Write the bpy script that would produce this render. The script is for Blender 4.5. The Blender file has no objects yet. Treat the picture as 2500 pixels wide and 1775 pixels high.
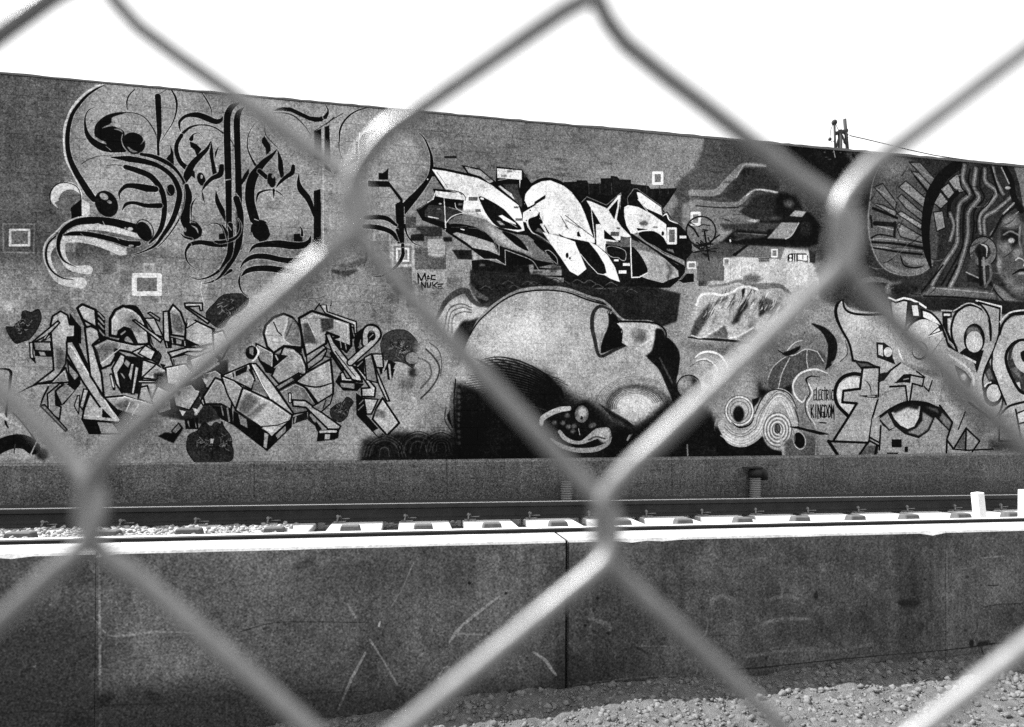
import bpy, bmesh, math, random
import numpy as np
from mathutils import Vector, Matrix
R = math.radians
sc = bpy.context.scene
col = sc.collection
random.seed(7)
rng = np.random.default_rng(11)

# ------------------------------------------------------------ camera, sky, sun, exposure
EYE = 1.65                                   # eye height above the gravel
TH = R(80.35)                                # angle between the view axis and the tracks
ROLL = 0.0060
FPX = 1500.0                                 # focal length in pixels of a 2500 px wide frame
Fw = Vector((math.cos(TH), math.sin(TH), 0))
Rt = Vector((math.sin(TH), -math.cos(TH), 0))
Up = Vector((0, 0, 1))
Rc = (Rt * math.cos(ROLL) + Up * math.sin(ROLL)).normalized()
Uc = (Up * math.cos(ROLL) - Rt * math.sin(ROLL)).normalized()
EYEV = Vector((0, 0, EYE))
cam = bpy.data.cameras.new('camera')
cam.lens = 36 * FPX / 2500
cam.sensor_width = 36
cam.shift_y = 160 / 2500
cam.clip_start = 0.01
cam.clip_end = 3000
cam.dof.use_dof = True
cam.dof.focus_distance = 6.6
cam.dof.aperture_fstop = cam.lens / 2.8
camo = bpy.data.objects.new('camera', cam)
m3 = Matrix((Rc, Uc, -Fw)).transposed()
camo.matrix_world = Matrix.Translation(EYEV) @ m3.to_4x4()
col.objects.link(camo)
sc.camera = camo

SUN = Vector((-0.74, 0.335, 1.0)).normalized()          # direction towards the sun
elev = math.asin(SUN.z)
rot = math.atan2(SUN.x, SUN.y)
world = bpy.data.worlds.new('World')
sc.world = world
world.use_nodes = True
nt = world.node_tree
sky = nt.nodes.new('ShaderNodeTexSky')
sky.sky_type = 'NISHITA'
sky.sun_disc = False
sky.sun_elevation = elev
sky.sun_rotation = rot
sky.air_density = 1.0
sky.dust_density = 3.0
bw = nt.nodes.new('ShaderNodeRGBToBW')
bg = nt.nodes['Background']
nt.links.new(sky.outputs[0], bw.inputs[0])
haze = nt.nodes.new('ShaderNodeMix'); haze.data_type = 'FLOAT'      # thin bright overcast haze over the clear sky
haze.inputs[0].default_value = 0.8
nt.links.new(bw.outputs[0], haze.inputs[2])
haze.inputs[3].default_value = 4.2
nt.links.new(haze.outputs[0], bg.inputs['Color'])
bg.inputs['Strength'].default_value = 0.15
sun = bpy.data.lights.new('sun', 'SUN')
sun.energy = 5.0
sun.angle = R(0.5)
sun.color = (1, 1, 1)
suno = bpy.data.objects.new('sun', sun)
suno.rotation_euler = (-SUN).to_track_quat('-Z', 'Y').to_euler()
suno.location = (0, 0, 30)
col.objects.link(suno)
sc.view_settings.view_transform = 'Standard'
sc.view_settings.look = 'None'
sc.view_settings.gamma = 1
sc.view_settings.use_curve_mapping = False
sc.view_settings.exposure = 1.3
sc.render.engine = 'CYCLES'
sc.cycles.use_denoising = False
sc.cycles.max_bounces = 6

# ------------------------------------------------------------ measuring helper
def on_plane(px, py, Y):
    """point of the upright plane y=Y seen along a sight line of the survey photograph"""
    d = Fw * FPX + Rc * (px - 1250) + Uc * (1047.5 - py)
    return EYEV + d * (Y / d.y)
YW, YL, YR2, YR1, YC = 7.10, 7.0, 5.77, 4.23, 3.82      # mural wall, plinth, far rail, near rail, retaining wall
Fa = np.array(Fw); Ra = np.array(Rc); Ua = np.array(Uc)
def plane_np(p, Y):
    d = Fa[None] * FPX + Ra[None] * (p[:, :1] - 1250) + Ua[None] * (1047.5 - p[:, 1:2])
    q = d * (Y / d[:, 1:2])
    return np.stack([q[:, 0], q[:, 2] + EYE], 1), q @ Fa
# ------------------------------------------------------------ paint: a canvas in wall metres on which sprayed shapes are rasterised
class Canvas:
    def __init__(s, x0, x1, z0, z1, ppm, Y, tone):
        s.x0, s.z0, s.ppm, s.Y = x0, z0, ppm, Y
        s.W, s.H = int((x1 - x0) * ppm), int((z1 - z0) * ppm)
        s.x1, s.z1 = x0 + s.W / ppm, z0 + s.H / ppm
        s.a = np.full((s.H, s.W), tone, np.float32)
        s.o = (0, 0, 1.0)
        s.sw = 1.0
        s.halo = 0
    def tile(s, x, y, k):
        s.o = (x, y, k)
    def pts(s, t):
        v = np.array(t.split() if isinstance(t, str) else t, float).reshape(-1, 2)
        return v
    def m(s, v):
        p = v * s.o[2] + np.array(s.o[:2])
        q, z = plane_np(p, s.Y)
        c = np.stack([(q[:, 0] - s.x0) * s.ppm, (q[:, 1] - s.z0) * s.ppm], 1)
        return c, z * s.o[2] / FPX * s.ppm                 # canvas points, canvas px per tile px
    def box(s, c, pad):
        x0 = max(0, int(c[:, 0].min() - pad)); x1 = min(s.W, int(c[:, 0].max() + pad) + 2)
        y0 = max(0, int(c[:, 1].min() - pad)); y1 = min(s.H, int(c[:, 1].max() + pad) + 2)
        return (x0, x1, y0, y1) if x1 > x0 and y1 > y0 else None
    def put(s, b, mask, tone, a):
        x0, x1, y0, y1 = b
        v = s.a[y0:y1, x0:x1]
        v += (tone - v) * (mask * a).astype(np.float32)
    def P(s, t, tone, soft=0, a=1.0, smooth=False):
        v = s.pts(t)
        if smooth: v = cr(v, True)
        c, k = s.m(v)
        r = soft * k.mean()
        b = s.box(c, r * 2 + 2)
        if not b: return
        x0, x1, y0, y1 = b
        n = 2
        xs = (np.arange((x1 - x0) * n) + .5) / n + x0
        ys = (np.arange((y1 - y0) * n) + .5) / n + y0
        M = np.zeros((len(ys), len(xs)), bool)
        q = np.roll(c, -1, 0)
        for (ax, ay), (bx, by) in zip(c, q):
            if ay == by: continue
            lo, hi = min(ay, by), max(ay, by)
            i0, i1 = np.searchsorted(ys, lo, 'right'), np.searchsorted(ys, hi, 'right')
            if i1 <= i0: continue
            xc = ax + (ys[i0:i1] - ay) * (bx - ax) / (by - ay)
            M[i0:i1] ^= xs[None] < xc[:, None]
        mk = M.reshape(y1 - y0, n, x1 - x0, n).mean((1, 3))
        if r >= 1: mk = blur(mk, int(round(r)))
        s.put(b, mk, tone, a)
    def B(s, t, tone, soft=0, a=1.0):
        s.P(t, tone, soft, a, True)
    def L(s, t, w, tone=.04, soft=0, a=1.0, smooth=False, closed=False):
        v = s.pts(t)
        w = np.array(w if isinstance(w, (list, tuple)) else [w], float)
        if s.halo and tone < .045 and w.max() > 12:            # pale cut line along both sides of a calligraphic stroke
            h, s.halo = s.halo, 0
            s.L(t, [float(q) + h for q in w], .66, 2, .75, smooth, closed)
            s.halo = h
        n0 = len(v)
        if smooth:
            v = cr(v, closed)
        elif closed:
            v = np.vstack([v, v[:1]])
        if len(w) == 1: ww = np.full(len(v), w[0])
        else: ww = np.interp(np.linspace(0, 1, len(v)), np.linspace(0, 1, len(w)), w)
        c, k = s.m(v)
        rr = ww * k / 2 * s.sw
        sf = max(.7, soft * k.mean())
        b = s.box(c, rr.max() + sf + 1)
        if not b: return
        x0, x1, y0, y1 = b
        M = np.zeros((y1 - y0, x1 - x0), np.float32)
        for i in range(len(c) - 1):
            p, q = c[i], c[i + 1]
            ra, rb = rr[i], rr[i + 1]
            pad = max(ra, rb) + sf + 1
            u0 = max(x0, int(min(p[0], q[0]) - pad)); u1 = min(x1, int(max(p[0], q[0]) + pad) + 2)
            v0 = max(y0, int(min(p[1], q[1]) - pad)); v1 = min(y1, int(max(p[1], q[1]) + pad) + 2)
            if u1 <= u0 or v1 <= v0: continue
            X = np.arange(u0, u1)[None] + .5 - p[0]; Yy = np.arange(v0, v1)[:, None] + .5 - p[1]
            d = q - p; l2 = max(1e-6, float(d @ d))
            tt = np.clip((X * d[0] + Yy * d[1]) / l2, 0, 1)
            dist = np.hypot(X - tt * d[0], Yy - tt * d[1])
            cov = np.clip((ra + (rb - ra) * tt - dist) / sf + .5, 0, 1)
            sl = M[v0 - y0:v1 - y0, u0 - x0:u1 - x0]
            np.maximum(sl, cov, out=sl)
        s.put(b, M, tone, a)
    def C(s, t, w, tone=.04, soft=0, a=1.0, closed=False):
        s.L(t, w, tone, soft, a, True, closed)
    def E(s, x, y, rx, ry, tone, soft=0, a=1.0, rot=0):
        s.P(ell(x, y, rx, ry, rot), tone, soft, a)
    def ring(s, x0, y0, x1, y1, w, tone, inner=None, soft=2):
        if inner is not None: s.P([x0, y0, x1, y0, x1, y1, x0, y1], inner)
        s.L([x0, y0, x1, y0, x1, y1, x0, y1], w, tone, soft, .95, closed=True)
    def box4(s, x0, y0, x1, y1, tone, soft=1, a=1.0):
        s.P([x0, y0, x1, y0, x1, y1, x0, y1], tone, soft, a)
    def K(s, t, tone, w=16, hi=.8, smooth=False):
        """a letter face: fill, chalky highlight along one side, black outline"""
        s.P(t, tone, 0, 1, smooth)
        v = s.pts(t)
        c = v.mean(0)
        if hi:
            u = c + (v - c) * .86
            h = max(2, len(u) // 2)
            s.L(u[:h + 1].ravel(), w * .35, hi, 1, .8, smooth)
        s.L(v.ravel(), w, .035, 0, 1, smooth, closed=True)
    def glyphs(s, x, y, cw, h, text, w, tone=.05, sl=0):
        for i, ch in enumerate(text):
            for st in FONT.get(ch, []):
                v = np.array(st.split(), float).reshape(-1, 2)
                px = x + (i + v[:, 0] * .78) * cw + sl * (1 - v[:, 1]) * h
                py = y + v[:, 1] * h
                s.L(np.stack([px, py], 1).ravel(), w, tone)
FONT = {'A': ["0 1 .5 0 1 1", ".2 .62 .8 .62"], 'C': ["1 .1 .4 0 0 .4 .1 .9 .9 1"], 'D': ["0 0 0 1 .7 .9 1 .5 .7 .1 0 0"],
        'E': ["1 0 0 .04 0 1 1 .96", "0 .5 .8 .5"], 'G': ["1 .1 .4 0 0 .4 .1 .9 .9 1 .95 .6 .5 .6"], 'I': [".5 0 .5 1"],
        'K': ["0 0 .1 1", "1 0 .1 .5 1 1"], 'L': ["0 -.2 0 1 .9 1"], 'M': ["0 1 .05 0 .5 .7 .9 0 1 1.15"], 'N': ["0 1.1 0 0 1 1 1 0"],
        'O': [".5 0 0 .4 .2 1 .8 .9 1 .3 .5 0"], 'R': ["0 1 0 0 .9 .1 .8 .45 .05 .5 1 1"], 'T': [".5 -.25 .5 1", "0 .1 1 .1"],
        'U': ["0 0 .1 .9 .9 .9 1 0"], '0': [".5 0 .1 .5 .5 1 .9 .5 .5 0"], '1': [".5 0 .5 1"], '2': ["0 .2 .6 0 .8 .3 0 1 1 1"],
        '5': ["1 0 .1 0 .1 .4 .9 .5 .8 .95 0 1"], '-': ["0 .5 1 .45"]}
def ell(x, y, rx, ry, rot=0, n=28):
    t = np.linspace(0, 2 * np.pi, n, endpoint=False)
    u, v = rx * np.cos(t), ry * np.sin(t)
    c, s = math.cos(R(rot)), math.sin(R(rot))
    return np.stack([x + u * c - v * s, y + u * s + v * c], 1).ravel()
def cr(v, closed=False, n=7):
    if len(v) < 3: return v
    P = np.vstack([v[-1:], v, v[:2]]) if closed else np.vstack([2 * v[:1] - v[1:2], v, 2 * v[-1:] - v[-2:-1]])
    out = []
    for i in range(1, len(P) - 2):
        a, b, c, d = P[i - 1:i + 3]
        for t in np.arange(n) / n:
            out.append(.5 * (2 * b + (c - a) * t + (2 * a - 5 * b + 4 * c - d) * t * t + (3 * b - a - 3 * c + d) * t ** 3))
    if not closed: out.append(v[-1])
    return np.array(out)
def blur(M, r, it=2):
    for _ in range(it):
        for ax in (0, 1):
            pad = [(r + 1, r), (0, 0)] if ax == 0 else [(0, 0), (r + 1, r)]
            c = np.cumsum(np.pad(M, pad, mode='edge'), ax)
            n = 2 * r + 1
            M = (c[n:] - c[:-n]) / n if ax == 0 else (c[:, n:] - c[:, :-n]) / n
    return M
def cloud(H, W, cell, amp):
    """smooth random mottling"""
    h, w = H // cell + 3, W // cell + 3
    g = rng.normal(0, 1, (h, w))
    ys = np.arange(H) / cell; xs = np.arange(W) / cell
    iy, ix = ys.astype(int), xs.astype(int)
    fy, fx = ys - iy, xs - ix
    fy = (fy * fy * (3 - 2 * fy))[:, None]; fx = (fx * fx * (3 - 2 * fx))[None]
    A, Bq = g[iy][:, ix], g[iy][:, ix + 1]
    Cq, D = g[iy + 1][:, ix], g[iy + 1][:, ix + 1]
    return amp * ((A * (1 - fx) + Bq * fx) * (1 - fy) + (Cq * (1 - fx) + D * fx) * fy)
def to_image(cv, name):
    a = np.clip(cv.a, 0.03, 1)
    px = np.ones((cv.H, cv.W, 4), np.float32)
    px[..., 0] = px[..., 1] = px[..., 2] = a
    im = bpy.data.images.new(name, cv.W, cv.H)
    im.pixels.foreach_set(px.ravel())
    im.update()
    im.pack()
    return im
# ------------------------------------------------------------ the painted mural
def paint_mural():
    cv = Canvas(-4.7, 9.1, 1.05, 5.32, 270, YW, .47)
    P, B, L, C, E, K, ring, box4 = cv.P, cv.B, cv.L, cv.C, cv.E, cv.K, cv.ring, cv.box4
    T = cv.tile
    # ---- fields of colour
    T(0, 0, 1)
    P("-200 100 230 150 150 400 170 560 560 560 700 640 -200 660", .33, 22)
    P("-200 640 560 640 560 700 900 700 1100 720 1100 1150 -200 1150", .50, 14)
    P("230 200 300 190 900 260 1030 340 1060 430 960 540 900 560 600 640 480 640 300 560 190 450 170 350", .54, 16)
    P("930 270 1700 330 1640 480 1560 520 1000 460 1060 400", .43, 6)
    P("1570 335 1730 345 1640 520 1560 500", .47, 3)
    P("1725 345 2500 400 2600 400 2600 760 1700 760 1600 620 1640 520", .24, 5)
    P("960 640 1160 600 1160 720 1060 800 1060 1130 900 1130 940 800", .56, 20)
    P("540 560 960 560 960 780 560 740", .45, 14)
    P("1680 640 2000 640 2000 720 2060 800 2020 1120 1700 1120 1620 900 1600 760", .52, 10)
    P("2000 740 2600 740 2600 1150 1980 1150", .52, 4)
    for i in range(60):                                      # pale pixel patches and overspray
        x, y = rng.uniform(20, 1120), rng.uniform(470, 720)
        w, h = rng.uniform(12, 40), rng.uniform(8, 26)
        box4(x, y, x + w, y + h, rng.choice([.3, .36, .42, .52, .56]), 1, .35)
    for i in range(46):
        x, y = rng.choice([rng.uniform(860, 1120), rng.uniform(0, 560)]), rng.uniform(520, 740)
        w, h = rng.uniform(16, 46), rng.uniform(14, 36)
        box4(x, y, x + w, y + h, rng.choice([.28, .34, .4, .55, .62]), 1, .5)
    for i in range(9):
        x, y = rng.uniform(20, 1080), rng.uniform(560, 730); w = rng.uniform(22, 40)
        ring(x, y, x + w, y + w * .85, 5, .6, None)
    E(60, 380, 90, 120, .26, 40, .7); E(120, 300, 60, 50, .42, 30, .6); E(40, 600, 80, 60, .28, 30, .6); E(30, 900, 60, 80, .58, 30, .7)
    for i in range(40):
        E(rng.uniform(0, 1000), rng.uniform(700, 1110), rng.uniform(4, 12), rng.uniform(4, 11), .36, 3, .7)
    for i in range(18):
        E(rng.uniform(0, 1000), rng.uniform(700, 1110), rng.uniform(20, 60), rng.uniform(12, 40), rng.choice([.42, .6]), 14, .5)
    for i in range(26):
        x, y = rng.uniform(1080, 1500), rng.uniform(340, 450)
        box4(x, y, x + rng.uniform(14, 40), y + rng.uniform(6, 16), rng.choice([.3, .36, .5]), 2, .5)
    box4(1085, 381, 1115, 386, .05); E(20, 750, 12, 11, .66, 4)

    # ---- dark wildstyle blotches
    def blotch(t, tone=.15, n=26):
        B(t, tone, 3)
        v = cv.pts(t); c = v.mean(0); s = (v.max(0) - v.min(0)) / 2
        C(v.ravel(), 6, .05, closed=True)
        for i in range(n):
            a = rng.uniform(0, 6.3); q = c + s * .55 * np.array([math.cos(a), math.sin(a)]) * rng.uniform(.1, 1)
            b = rng.uniform(0, 6.3); l = s.mean() * rng.uniform(.12, .4)
            e = q + l * np.array([math.cos(b), math.sin(b)]); m = (q + e) / 2 + rng.uniform(-.1, .1, 2) * s
            C(np.concatenate([q, m, e]), rng.uniform(4, 10), rng.choice([.05, .08, .38, .46]), 1, .85)
    T(0, 740, .24626)
    blotch("60 240 130 235 160 200 210 160 220 90 260 75 310 90 380 60 410 140 380 240 300 350 230 380 160 400 110 350")
    blotch("1860 1330 1900 1290 1960 1260 2020 1180 2090 1220 2150 1180 2274 1300 2300 1400 2290 1560 2100 1580 1950 1580 1900 1540 1850 1450")
    box4(2085, 1345, 2130, 1390, .66)
    T(540, 740, .24626)
    blotch("0 1180 30 1230 100 1330 90 1400 120 1450 100 1560 -60 1570 -80 1400")
    blotch("1080 1060 1150 1000 1200 985 1250 930 1310 980 1270 1050 1250 1120 1180 1180 1100 1140")
    blotch("1590 370 1620 310 1720 265 1850 280 1960 400 1990 470 1940 560 1900 640 1830 600 1760 580 1620 560 1580 430", .2, 44)
    for r in (26, 50, 74): E(1890, 545, r, r * .95, .12, 1); E(1890, 545, r - 12, r * .95 - 12, .42, 1)
    T(0, 500, .24626)
    blotch("2040 1080 2130 970 2200 900 2300 880 2440 890 2460 970 2380 1060 2290 1110 2200 1220 2100 1180")

    # ---- calligraphic lettering, upper left
    cv.halo = 13
    T(0, 170, .24626)
    P("812 1280 888 1330 888 1440 812 1460", .72, 2)
    E(655, 1250, 160, 140, .74, 3); E(695, 1300, 115, 112, .37, 2); P("540 1320 600 1290 690 1320 690 1480 600 1400", .37, 3)
    C("500 1330 500 1220 560 1140 660 1120 760 1160 800 1250 790 1330 740 1360", [6, 12, 10, 8, 8, 8, 6, 3])
    P("700 1370 808 1280 808 1480 712 1490", .03)
    C("1040 132 890 205 750 330 672 470 636 620 648 860 715 1010 790 1150", 20, .76, 2)
    C("1045 148 950 195 860 260 770 360 710 460 675 600 668 740 690 870 740 990 810 1110 880 1220 930 1285", [4, 18, 24, 30, 34, 40, 42, 46, 54, 60, 66, 56], .03)
    C("950 365 880 400 845 470 845 560 870 650 930 720 1010 765 1100 785 1230 800", [3, 8, 12, 22, 44, 62, 74, 74, 40], .03)
    B("1260 425 1150 425 1040 460 960 530 935 600 950 670 1040 720 1100 790 1230 805 1225 700 1235 630 1200 590 1110 560 1030 575 1100 530 1120 470", .03)
    E(1325, 730, 118, 105, .03, 0, 1, 30)
    C("1215 640 1205 700 1230 770 1290 830 1360 850", [6, 8, 10, 8, 4], .5)
    C("1270 770 1310 805 1360 815", [14, 26, 6], .42); C("1410 660 1425 700 1395 740", [4, 10, 4], .5)
    C("1130 590 1180 595 1215 620", [4, 22, 6], .45); C("1015 580 1060 555 1120 550", 5, .5); C("950 670 1000 700 1050 720", 5, .5); C("1050 760 1100 800", 6, .5)
    C("1260 425 1350 435 1440 480 1510 570 1545 640 1555 690", [8, 8, 8, 10, 10, 8], .03)
    C("1335 195 1280 255 1258 320 1262 395", [8, 12, 10, 6], .03)
    L("1565 265 1572 400 1580 620 1566 740 1570 845", [56, 54, 44, 22, 24], .03)
    C("1580 240 1640 205", 5, .1)
    C("1700 200 1745 290 1750 400 1715 520 1640 640 1590 720", [12, 22, 16, 10, 6, 3], .03)
    C("1995 220 2060 320 2095 400 2102 470", [8, 14, 8, 4], .03)
    C("1790 610 1778 560 1785 510 1850 458 1960 450 2060 485 2140 515 2190 500 2208 465", [6, 18, 26, 30, 56, 62, 52, 34, 5], .03)
    C("1815 628 1880 575 1980 548 2090 560 2180 605 2274 695", [30, 22, 12, 12, 12, 12], .03)
    C("1800 650 1752 740 1755 840 1800 930 1890 1000", [34, 38, 42, 44, 60], .03)
    C("1895 690 1920 640 1975 632 2030 690", [40, 10, 5, 3], .03)
    C("2090 710 2050 790 1970 870 1900 950 1860 1040 1820 1130", [6, 34, 50, 60, 74, 34], .03)
    P("1880 710 1950 740 1998 790 1950 860 1930 800 1890 765", .03)
    P("2095 705 2112 800 2122 900 2150 1025 2108 1045 2095 950 2075 830", .03)
    P("2168 760 2150 830 2128 890 2130 820", .03); P("1860 960 1930 1010 1935 1080 1860 1030", .03)
    E(1995, 1085, 40, 66, .03, 0, 1, -15); E(1998, 1062, 12, 20, .55, 1); E(2195, 965, 34, 30, .03); E(2200, 965, 14, 14, .5, 1)
    C("2200 960 2180 1040 2100 1080 2040 1140 2000 1205", [50, 52, 40, 30, 4], .03)
    C("810 935 880 890 980 858 1110 855", 6, .06)
    C("1100 868 1280 885 1450 915 1580 960 1690 1040 1750 1130 1780 1230 1765 1330 1735 1430 1690 1530 1610 1650 1540 1740 1430 1800 1310 1840", [10, 62, 54, 44, 44, 48, 52, 52, 48, 46, 34, 26, 14, 4], .03)
    C("1400 838 1520 862 1650 920 1740 990 1810 1090 1838 1180 1830 1320 1790 1450 1730 1560 1640 1680 1560 1760", [30, 42, 42, 30, 22, 24, 22, 14, 12, 10, 6], .03)
    C("1060 950 1150 943 1250 965", 6, .08)
    C("1245 965 1360 1000 1480 1050 1560 1130 1610 1220 1630 1330 1625 1450 1600 1560 1550 1650 1480 1720", [46, 56, 56, 56, 52, 48, 48, 44, 34, 16], .03)
    C("1190 1295 1185 1220 1250 1155 1350 1155 1450 1175 1540 1185", [5, 22, 42, 56, 72, 58], .03)
    C("1210 1395 1250 1335 1330 1320 1450 1348 1585 1348", [5, 32, 32, 42, 52], .03)
    E(1055, 1330, 108, 138, .03, 0, 1, -30); E(1030, 1258, 46, 30, .5, 2, 1, 30); E(1085, 1312, 26, 16, .42, 2, 1, 20)
    P("1690 750 1718 820 1725 945 1645 885 1690 830", .03)
    E(1692, 1195, 42, 58, .03); C("1655 1150 1660 1200 1690 1240", 5, .5)
    C("1850 1150 1872 1250 1855 1380 1835 1480 1855 1570", [40, 60, 62, 92, 60], .03)
    C("1945 1270 1905 1335 1895 1430 1900 1500", [4, 16, 10, 4], .03); P("2000 1200 2015 1230 2032 1330 2005 1270", .03)
    C("2140 1195 2155 1300 2200 1400 2235 1500", [4, 44, 54, 14], .03)
    # lower swoosh of the S
    T(0, 500, .24626)
    C("1400 320 1200 262 1000 225 850 222 730 260 640 340 612 440 640 550 720 630 870 645", [40, 60, 60, 56, 56, 56, 60, 60, 60, 90], .74, 2)
    C("1200 460 1050 400 900 355 760 340 620 350 520 400 475 500 510 640 600 750 800 775", [90, 80, 76, 66, 66, 60, 52, 56, 70, 110], .74, 2)
    C("880 110 760 130 640 185 570 255 470 350 432 450 445 560 500 680", 14, .72, 2)
    C("1350 235 1250 205 1120 172 1000 158 880 155 760 172 660 225 600 300 577 390 590 480 640 560 750 615", [88, 82, 76, 76, 72, 62, 50, 42, 34, 26, 18, 4], .03)
    C("635 300 720 285 850 288 1000 315 1150 352 1260 385 1370 385", [16, 42, 46, 48, 52, 60, 50], .03)
    P("1240 375 1395 360 1335 428 1250 405", .03)
    C("552 310 482 380 456 470 470 580 530 670 620 725 720 740", [14, 18, 20, 20, 16, 12, 4], .03)
    E(1430, 265, 66, 105, .03, 0, 1, -28); L(ell(1435, 250, 80, 108, -28), 9, .06, closed=True)
    E(1290, 240, 28, 18, .7, 2); E(1243, 232, 12, 10, .6, 1); C("925 195 970 190 1010 200", [5, 14, 5], .7); E(1300, 405, 26, 10, .6, 1)
    C("1020 165 1045 220", 6, .7); C("800 285 835 312", 5, .6); C("1150 320 1180 350", 5, .6)
    # the round strokes of the middle letters
    E(1912, 262, 92, 84, .03); C("1870 150 1950 180 1990 260 1985 320", [4, 10, 22, 6], .05); C("1900 205 1945 235 1965 280", [5, 18, 5], .6)
    C("1790 280 1830 320 1900 340", [4, 18, 20], .03); E(1835, 248, 14, 22, .5, 2)
    C("1850 430 1880 395 1980 372 2100 388 2200 395 2330 380", [16, 34, 44, 52, 52, 40], .03)
    C("1880 395 1842 460 1848 540 1890 600 1950 640", [30, 20, 14, 8, 3], .03)
    C("1860 700 1960 738 2080 712 2180 645 2240 560 2290 470", [3, 10, 18, 28, 46, 56], .03)
    C("2000 785 2100 762 2200 705 2290 650", [4, 14, 24, 30], .03)
    C("2045 212 2110 182 2180 200 2225 260 2230 350", [3, 8, 14, 34, 20], .03); P("2170 290 2240 280 2240 352 2170 340", .03)
    C("2000 760 1990 850 2010 930 2025 1000", 5, .74, 1)
    ring(100, 248, 288, 402, 22, .8, .40, 4); L("30 190 340 190 335 475 35 470", 14, .47, 8, .8, closed=True)
    ring(1332, 700, 1580, 880, 46, .84, .40, 3)
    # second half
    T(540, 200, .24626)
    C("185 205 110 245 66 320 58 420 60 600 66 800 72 1000 76 1300 78 1560", [8, 50, 62, 64, 64, 64, 60, 56, 50], .03)
    C("225 250 172 310 155 400 160 600 166 800 172 1000 176 1300 178 1640", [6, 50, 60, 60, 58, 62, 62, 62], .03)
    L("30 975 95 965", 8, .6); L("145 1100 175 1140", 7, .6)
    P("272 860 278 910 250 960 195 1035 192 990 225 920", .03)
    C("0 490 60 530 110 600 135 660", [8, 10, 8, 4], .03)
    P("520 285 560 262 610 250 690 253 790 300 880 342 970 350 1040 330 1060 270 1055 340 1000 388 930 398 850 372 780 338 690 296 600 284", .03, 0, 1, False)
    C("1030 350 1060 290 1028 210", [40, 16, 5], .03)
    C("530 305 650 312 740 350 830 440 885 520", [4, 12, 12, 8, 4], .05)
    C("340 405 284 490 258 590 268 680 308 770 355 850", [3, 6, 9, 12, 18, 26], .03)
    C("430 430 440 520 500 595 570 660", [3, 8, 8, 4], .12)
    P("430 535 450 570 485 620 492 680 448 725 440 660 402 600 405 560", .03)
    C("558 665 500 730 430 790 370 860 322 930 292 1020 282 1120 292 1220 330 1360", [6, 34, 56, 66, 84, 88, 88, 88, 92], .03)
    C("562 680 585 780 592 860 605 940", [8, 44, 52, 34], .03); L("380 885 450 945", 44, .03)
    E(497, 975, 42, 72, .03, 0, 1, -12); E(512, 935, 12, 20, .5, 2); C("460 930 455 990 490 1045", 5, .5)
    C("715 835 702 900 640 945 580 1000 542 1050", [34, 46, 36, 26, 4], .03)
    C("345 1195 368 1110 430 1078 510 1072 580 1100 620 1140", [5, 24, 16, 12, 10, 3], .03); C("520 1070 522 1165", [26, 3], .03)
    C("770 905 768 1000 792 1070 850 1140 890 1220 918 1330", [4, 36, 62, 62, 48, 16], .03)
    E(390, 1475, 98, 110, .03, 0, 1, -20); C("445 1400 475 1440 485 1500", [5, 20, 6], .55); C("300 1490 320 1540 370 1575", [4, 14, 4], .55); C("330 1360 370 1375", 8, .6)
    P("720 1508 805 1500 808 1592 720 1578", .03); C("780 1428 800 1470 802 1520", [4, 18, 26], .03)
    P("922 492 992 462 992 775 922 765", .03, 2); P("1027 445 1072 430 1085 815 1027 795", .03)
    L("922 490 1060 400 1210 308", 6, .05); L("1040 420 1120 350", 10, .05)
    C("915 780 1000 790 1060 830 1100 900", [6, 12, 12, 6], .6); P("1025 810 1080 850 1095 900 1030 860", .06, 2)
    P("918 1080 985 1060 988 1640 918 1640", .03, 2); L("1010 450 1012 1640", 12, .66, 2)
    L("915 1390 965 1325", 8, .6)
    C("1170 600 1178 480 1222 385 1310 305 1420 262 1540 250 1700 262", [8, 18, 16, 14, 10, 6, 3], .03); C("1166 600 1176 700 1222 800", [8, 6, 3], .08)
    P("1335 592 1357 592 1357 770 1140 905 1118 915 1125 890 1335 755", .03)
    L("1372 500 1372 780", 12, .66, 2)
    C("1412 790 1404 660 1415 560 1480 505 1560 482 1650 512", [60, 72, 64, 42, 26, 5], .03, 3)
    C("1955 495 2020 570 2068 680 2088 780 2080 900 2040 985 1960 1090 1870 1190 1800 1270", [4, 14, 20, 30, 42, 44, 62, 80, 90], .03)
    P("1560 900 1600 905 1635 880 1655 850 1655 968 1560 968", .03, 1)
    P("1455 980 1660 985 1800 1165 1780 1185 1672 1042 1455 1038", .03, 1); C("1460 970 1650 975", 7, .66)
    P("1725 1215 1800 1168 1812 1640 1750 1640", .03)
    C("1430 1345 1560 1342 1650 1358 1735 1420", [42, 46, 46, 26], .03, 2); C("1420 1432 1550 1442 1680 1485 1750 1560", [42, 50, 46, 40], .03, 2)
    C("1820 1420 1838 1500 1872 1560 1920 1605 1990 1628", [26, 16, 12, 9, 4], .03)
    L("1815 1240 1815 1340", 6, .6); E(2046, 965, 8, 8, .8)
    T(540, 500, .24626)
    C("150 -60 185 60 190 200 168 400 100 560 0 700 -60 750", [60, 62, 62, 62, 46, 24, 8], .03)
    C("90 200 95 330 92 430 70 520 -10 640", [50, 50, 56, 50, 14], .03)
    C("170 140 195 200 180 280 120 340 0 370 -60 365", [5, 12, 20, 28, 34, 20], .03); L("65 200 100 250", 8, .6)
    C("10 200 50 270 60 350", [12, 30, 10], .03)
    C("275 475 330 412 440 392 580 388 700 405 800 402 865 372 890 305", [5, 32, 58, 74, 76, 64, 44, 5], .03)
    C("188 625 235 560 320 515 440 512 600 545 720 552 800 530 862 485", [5, 28, 48, 56, 54, 54, 42, 5], .03)
    C("205 702 260 655 350 632 480 632 600 648 720 658 760 655", [14, 46, 56, 62, 62, 54, 40], .03)
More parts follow.
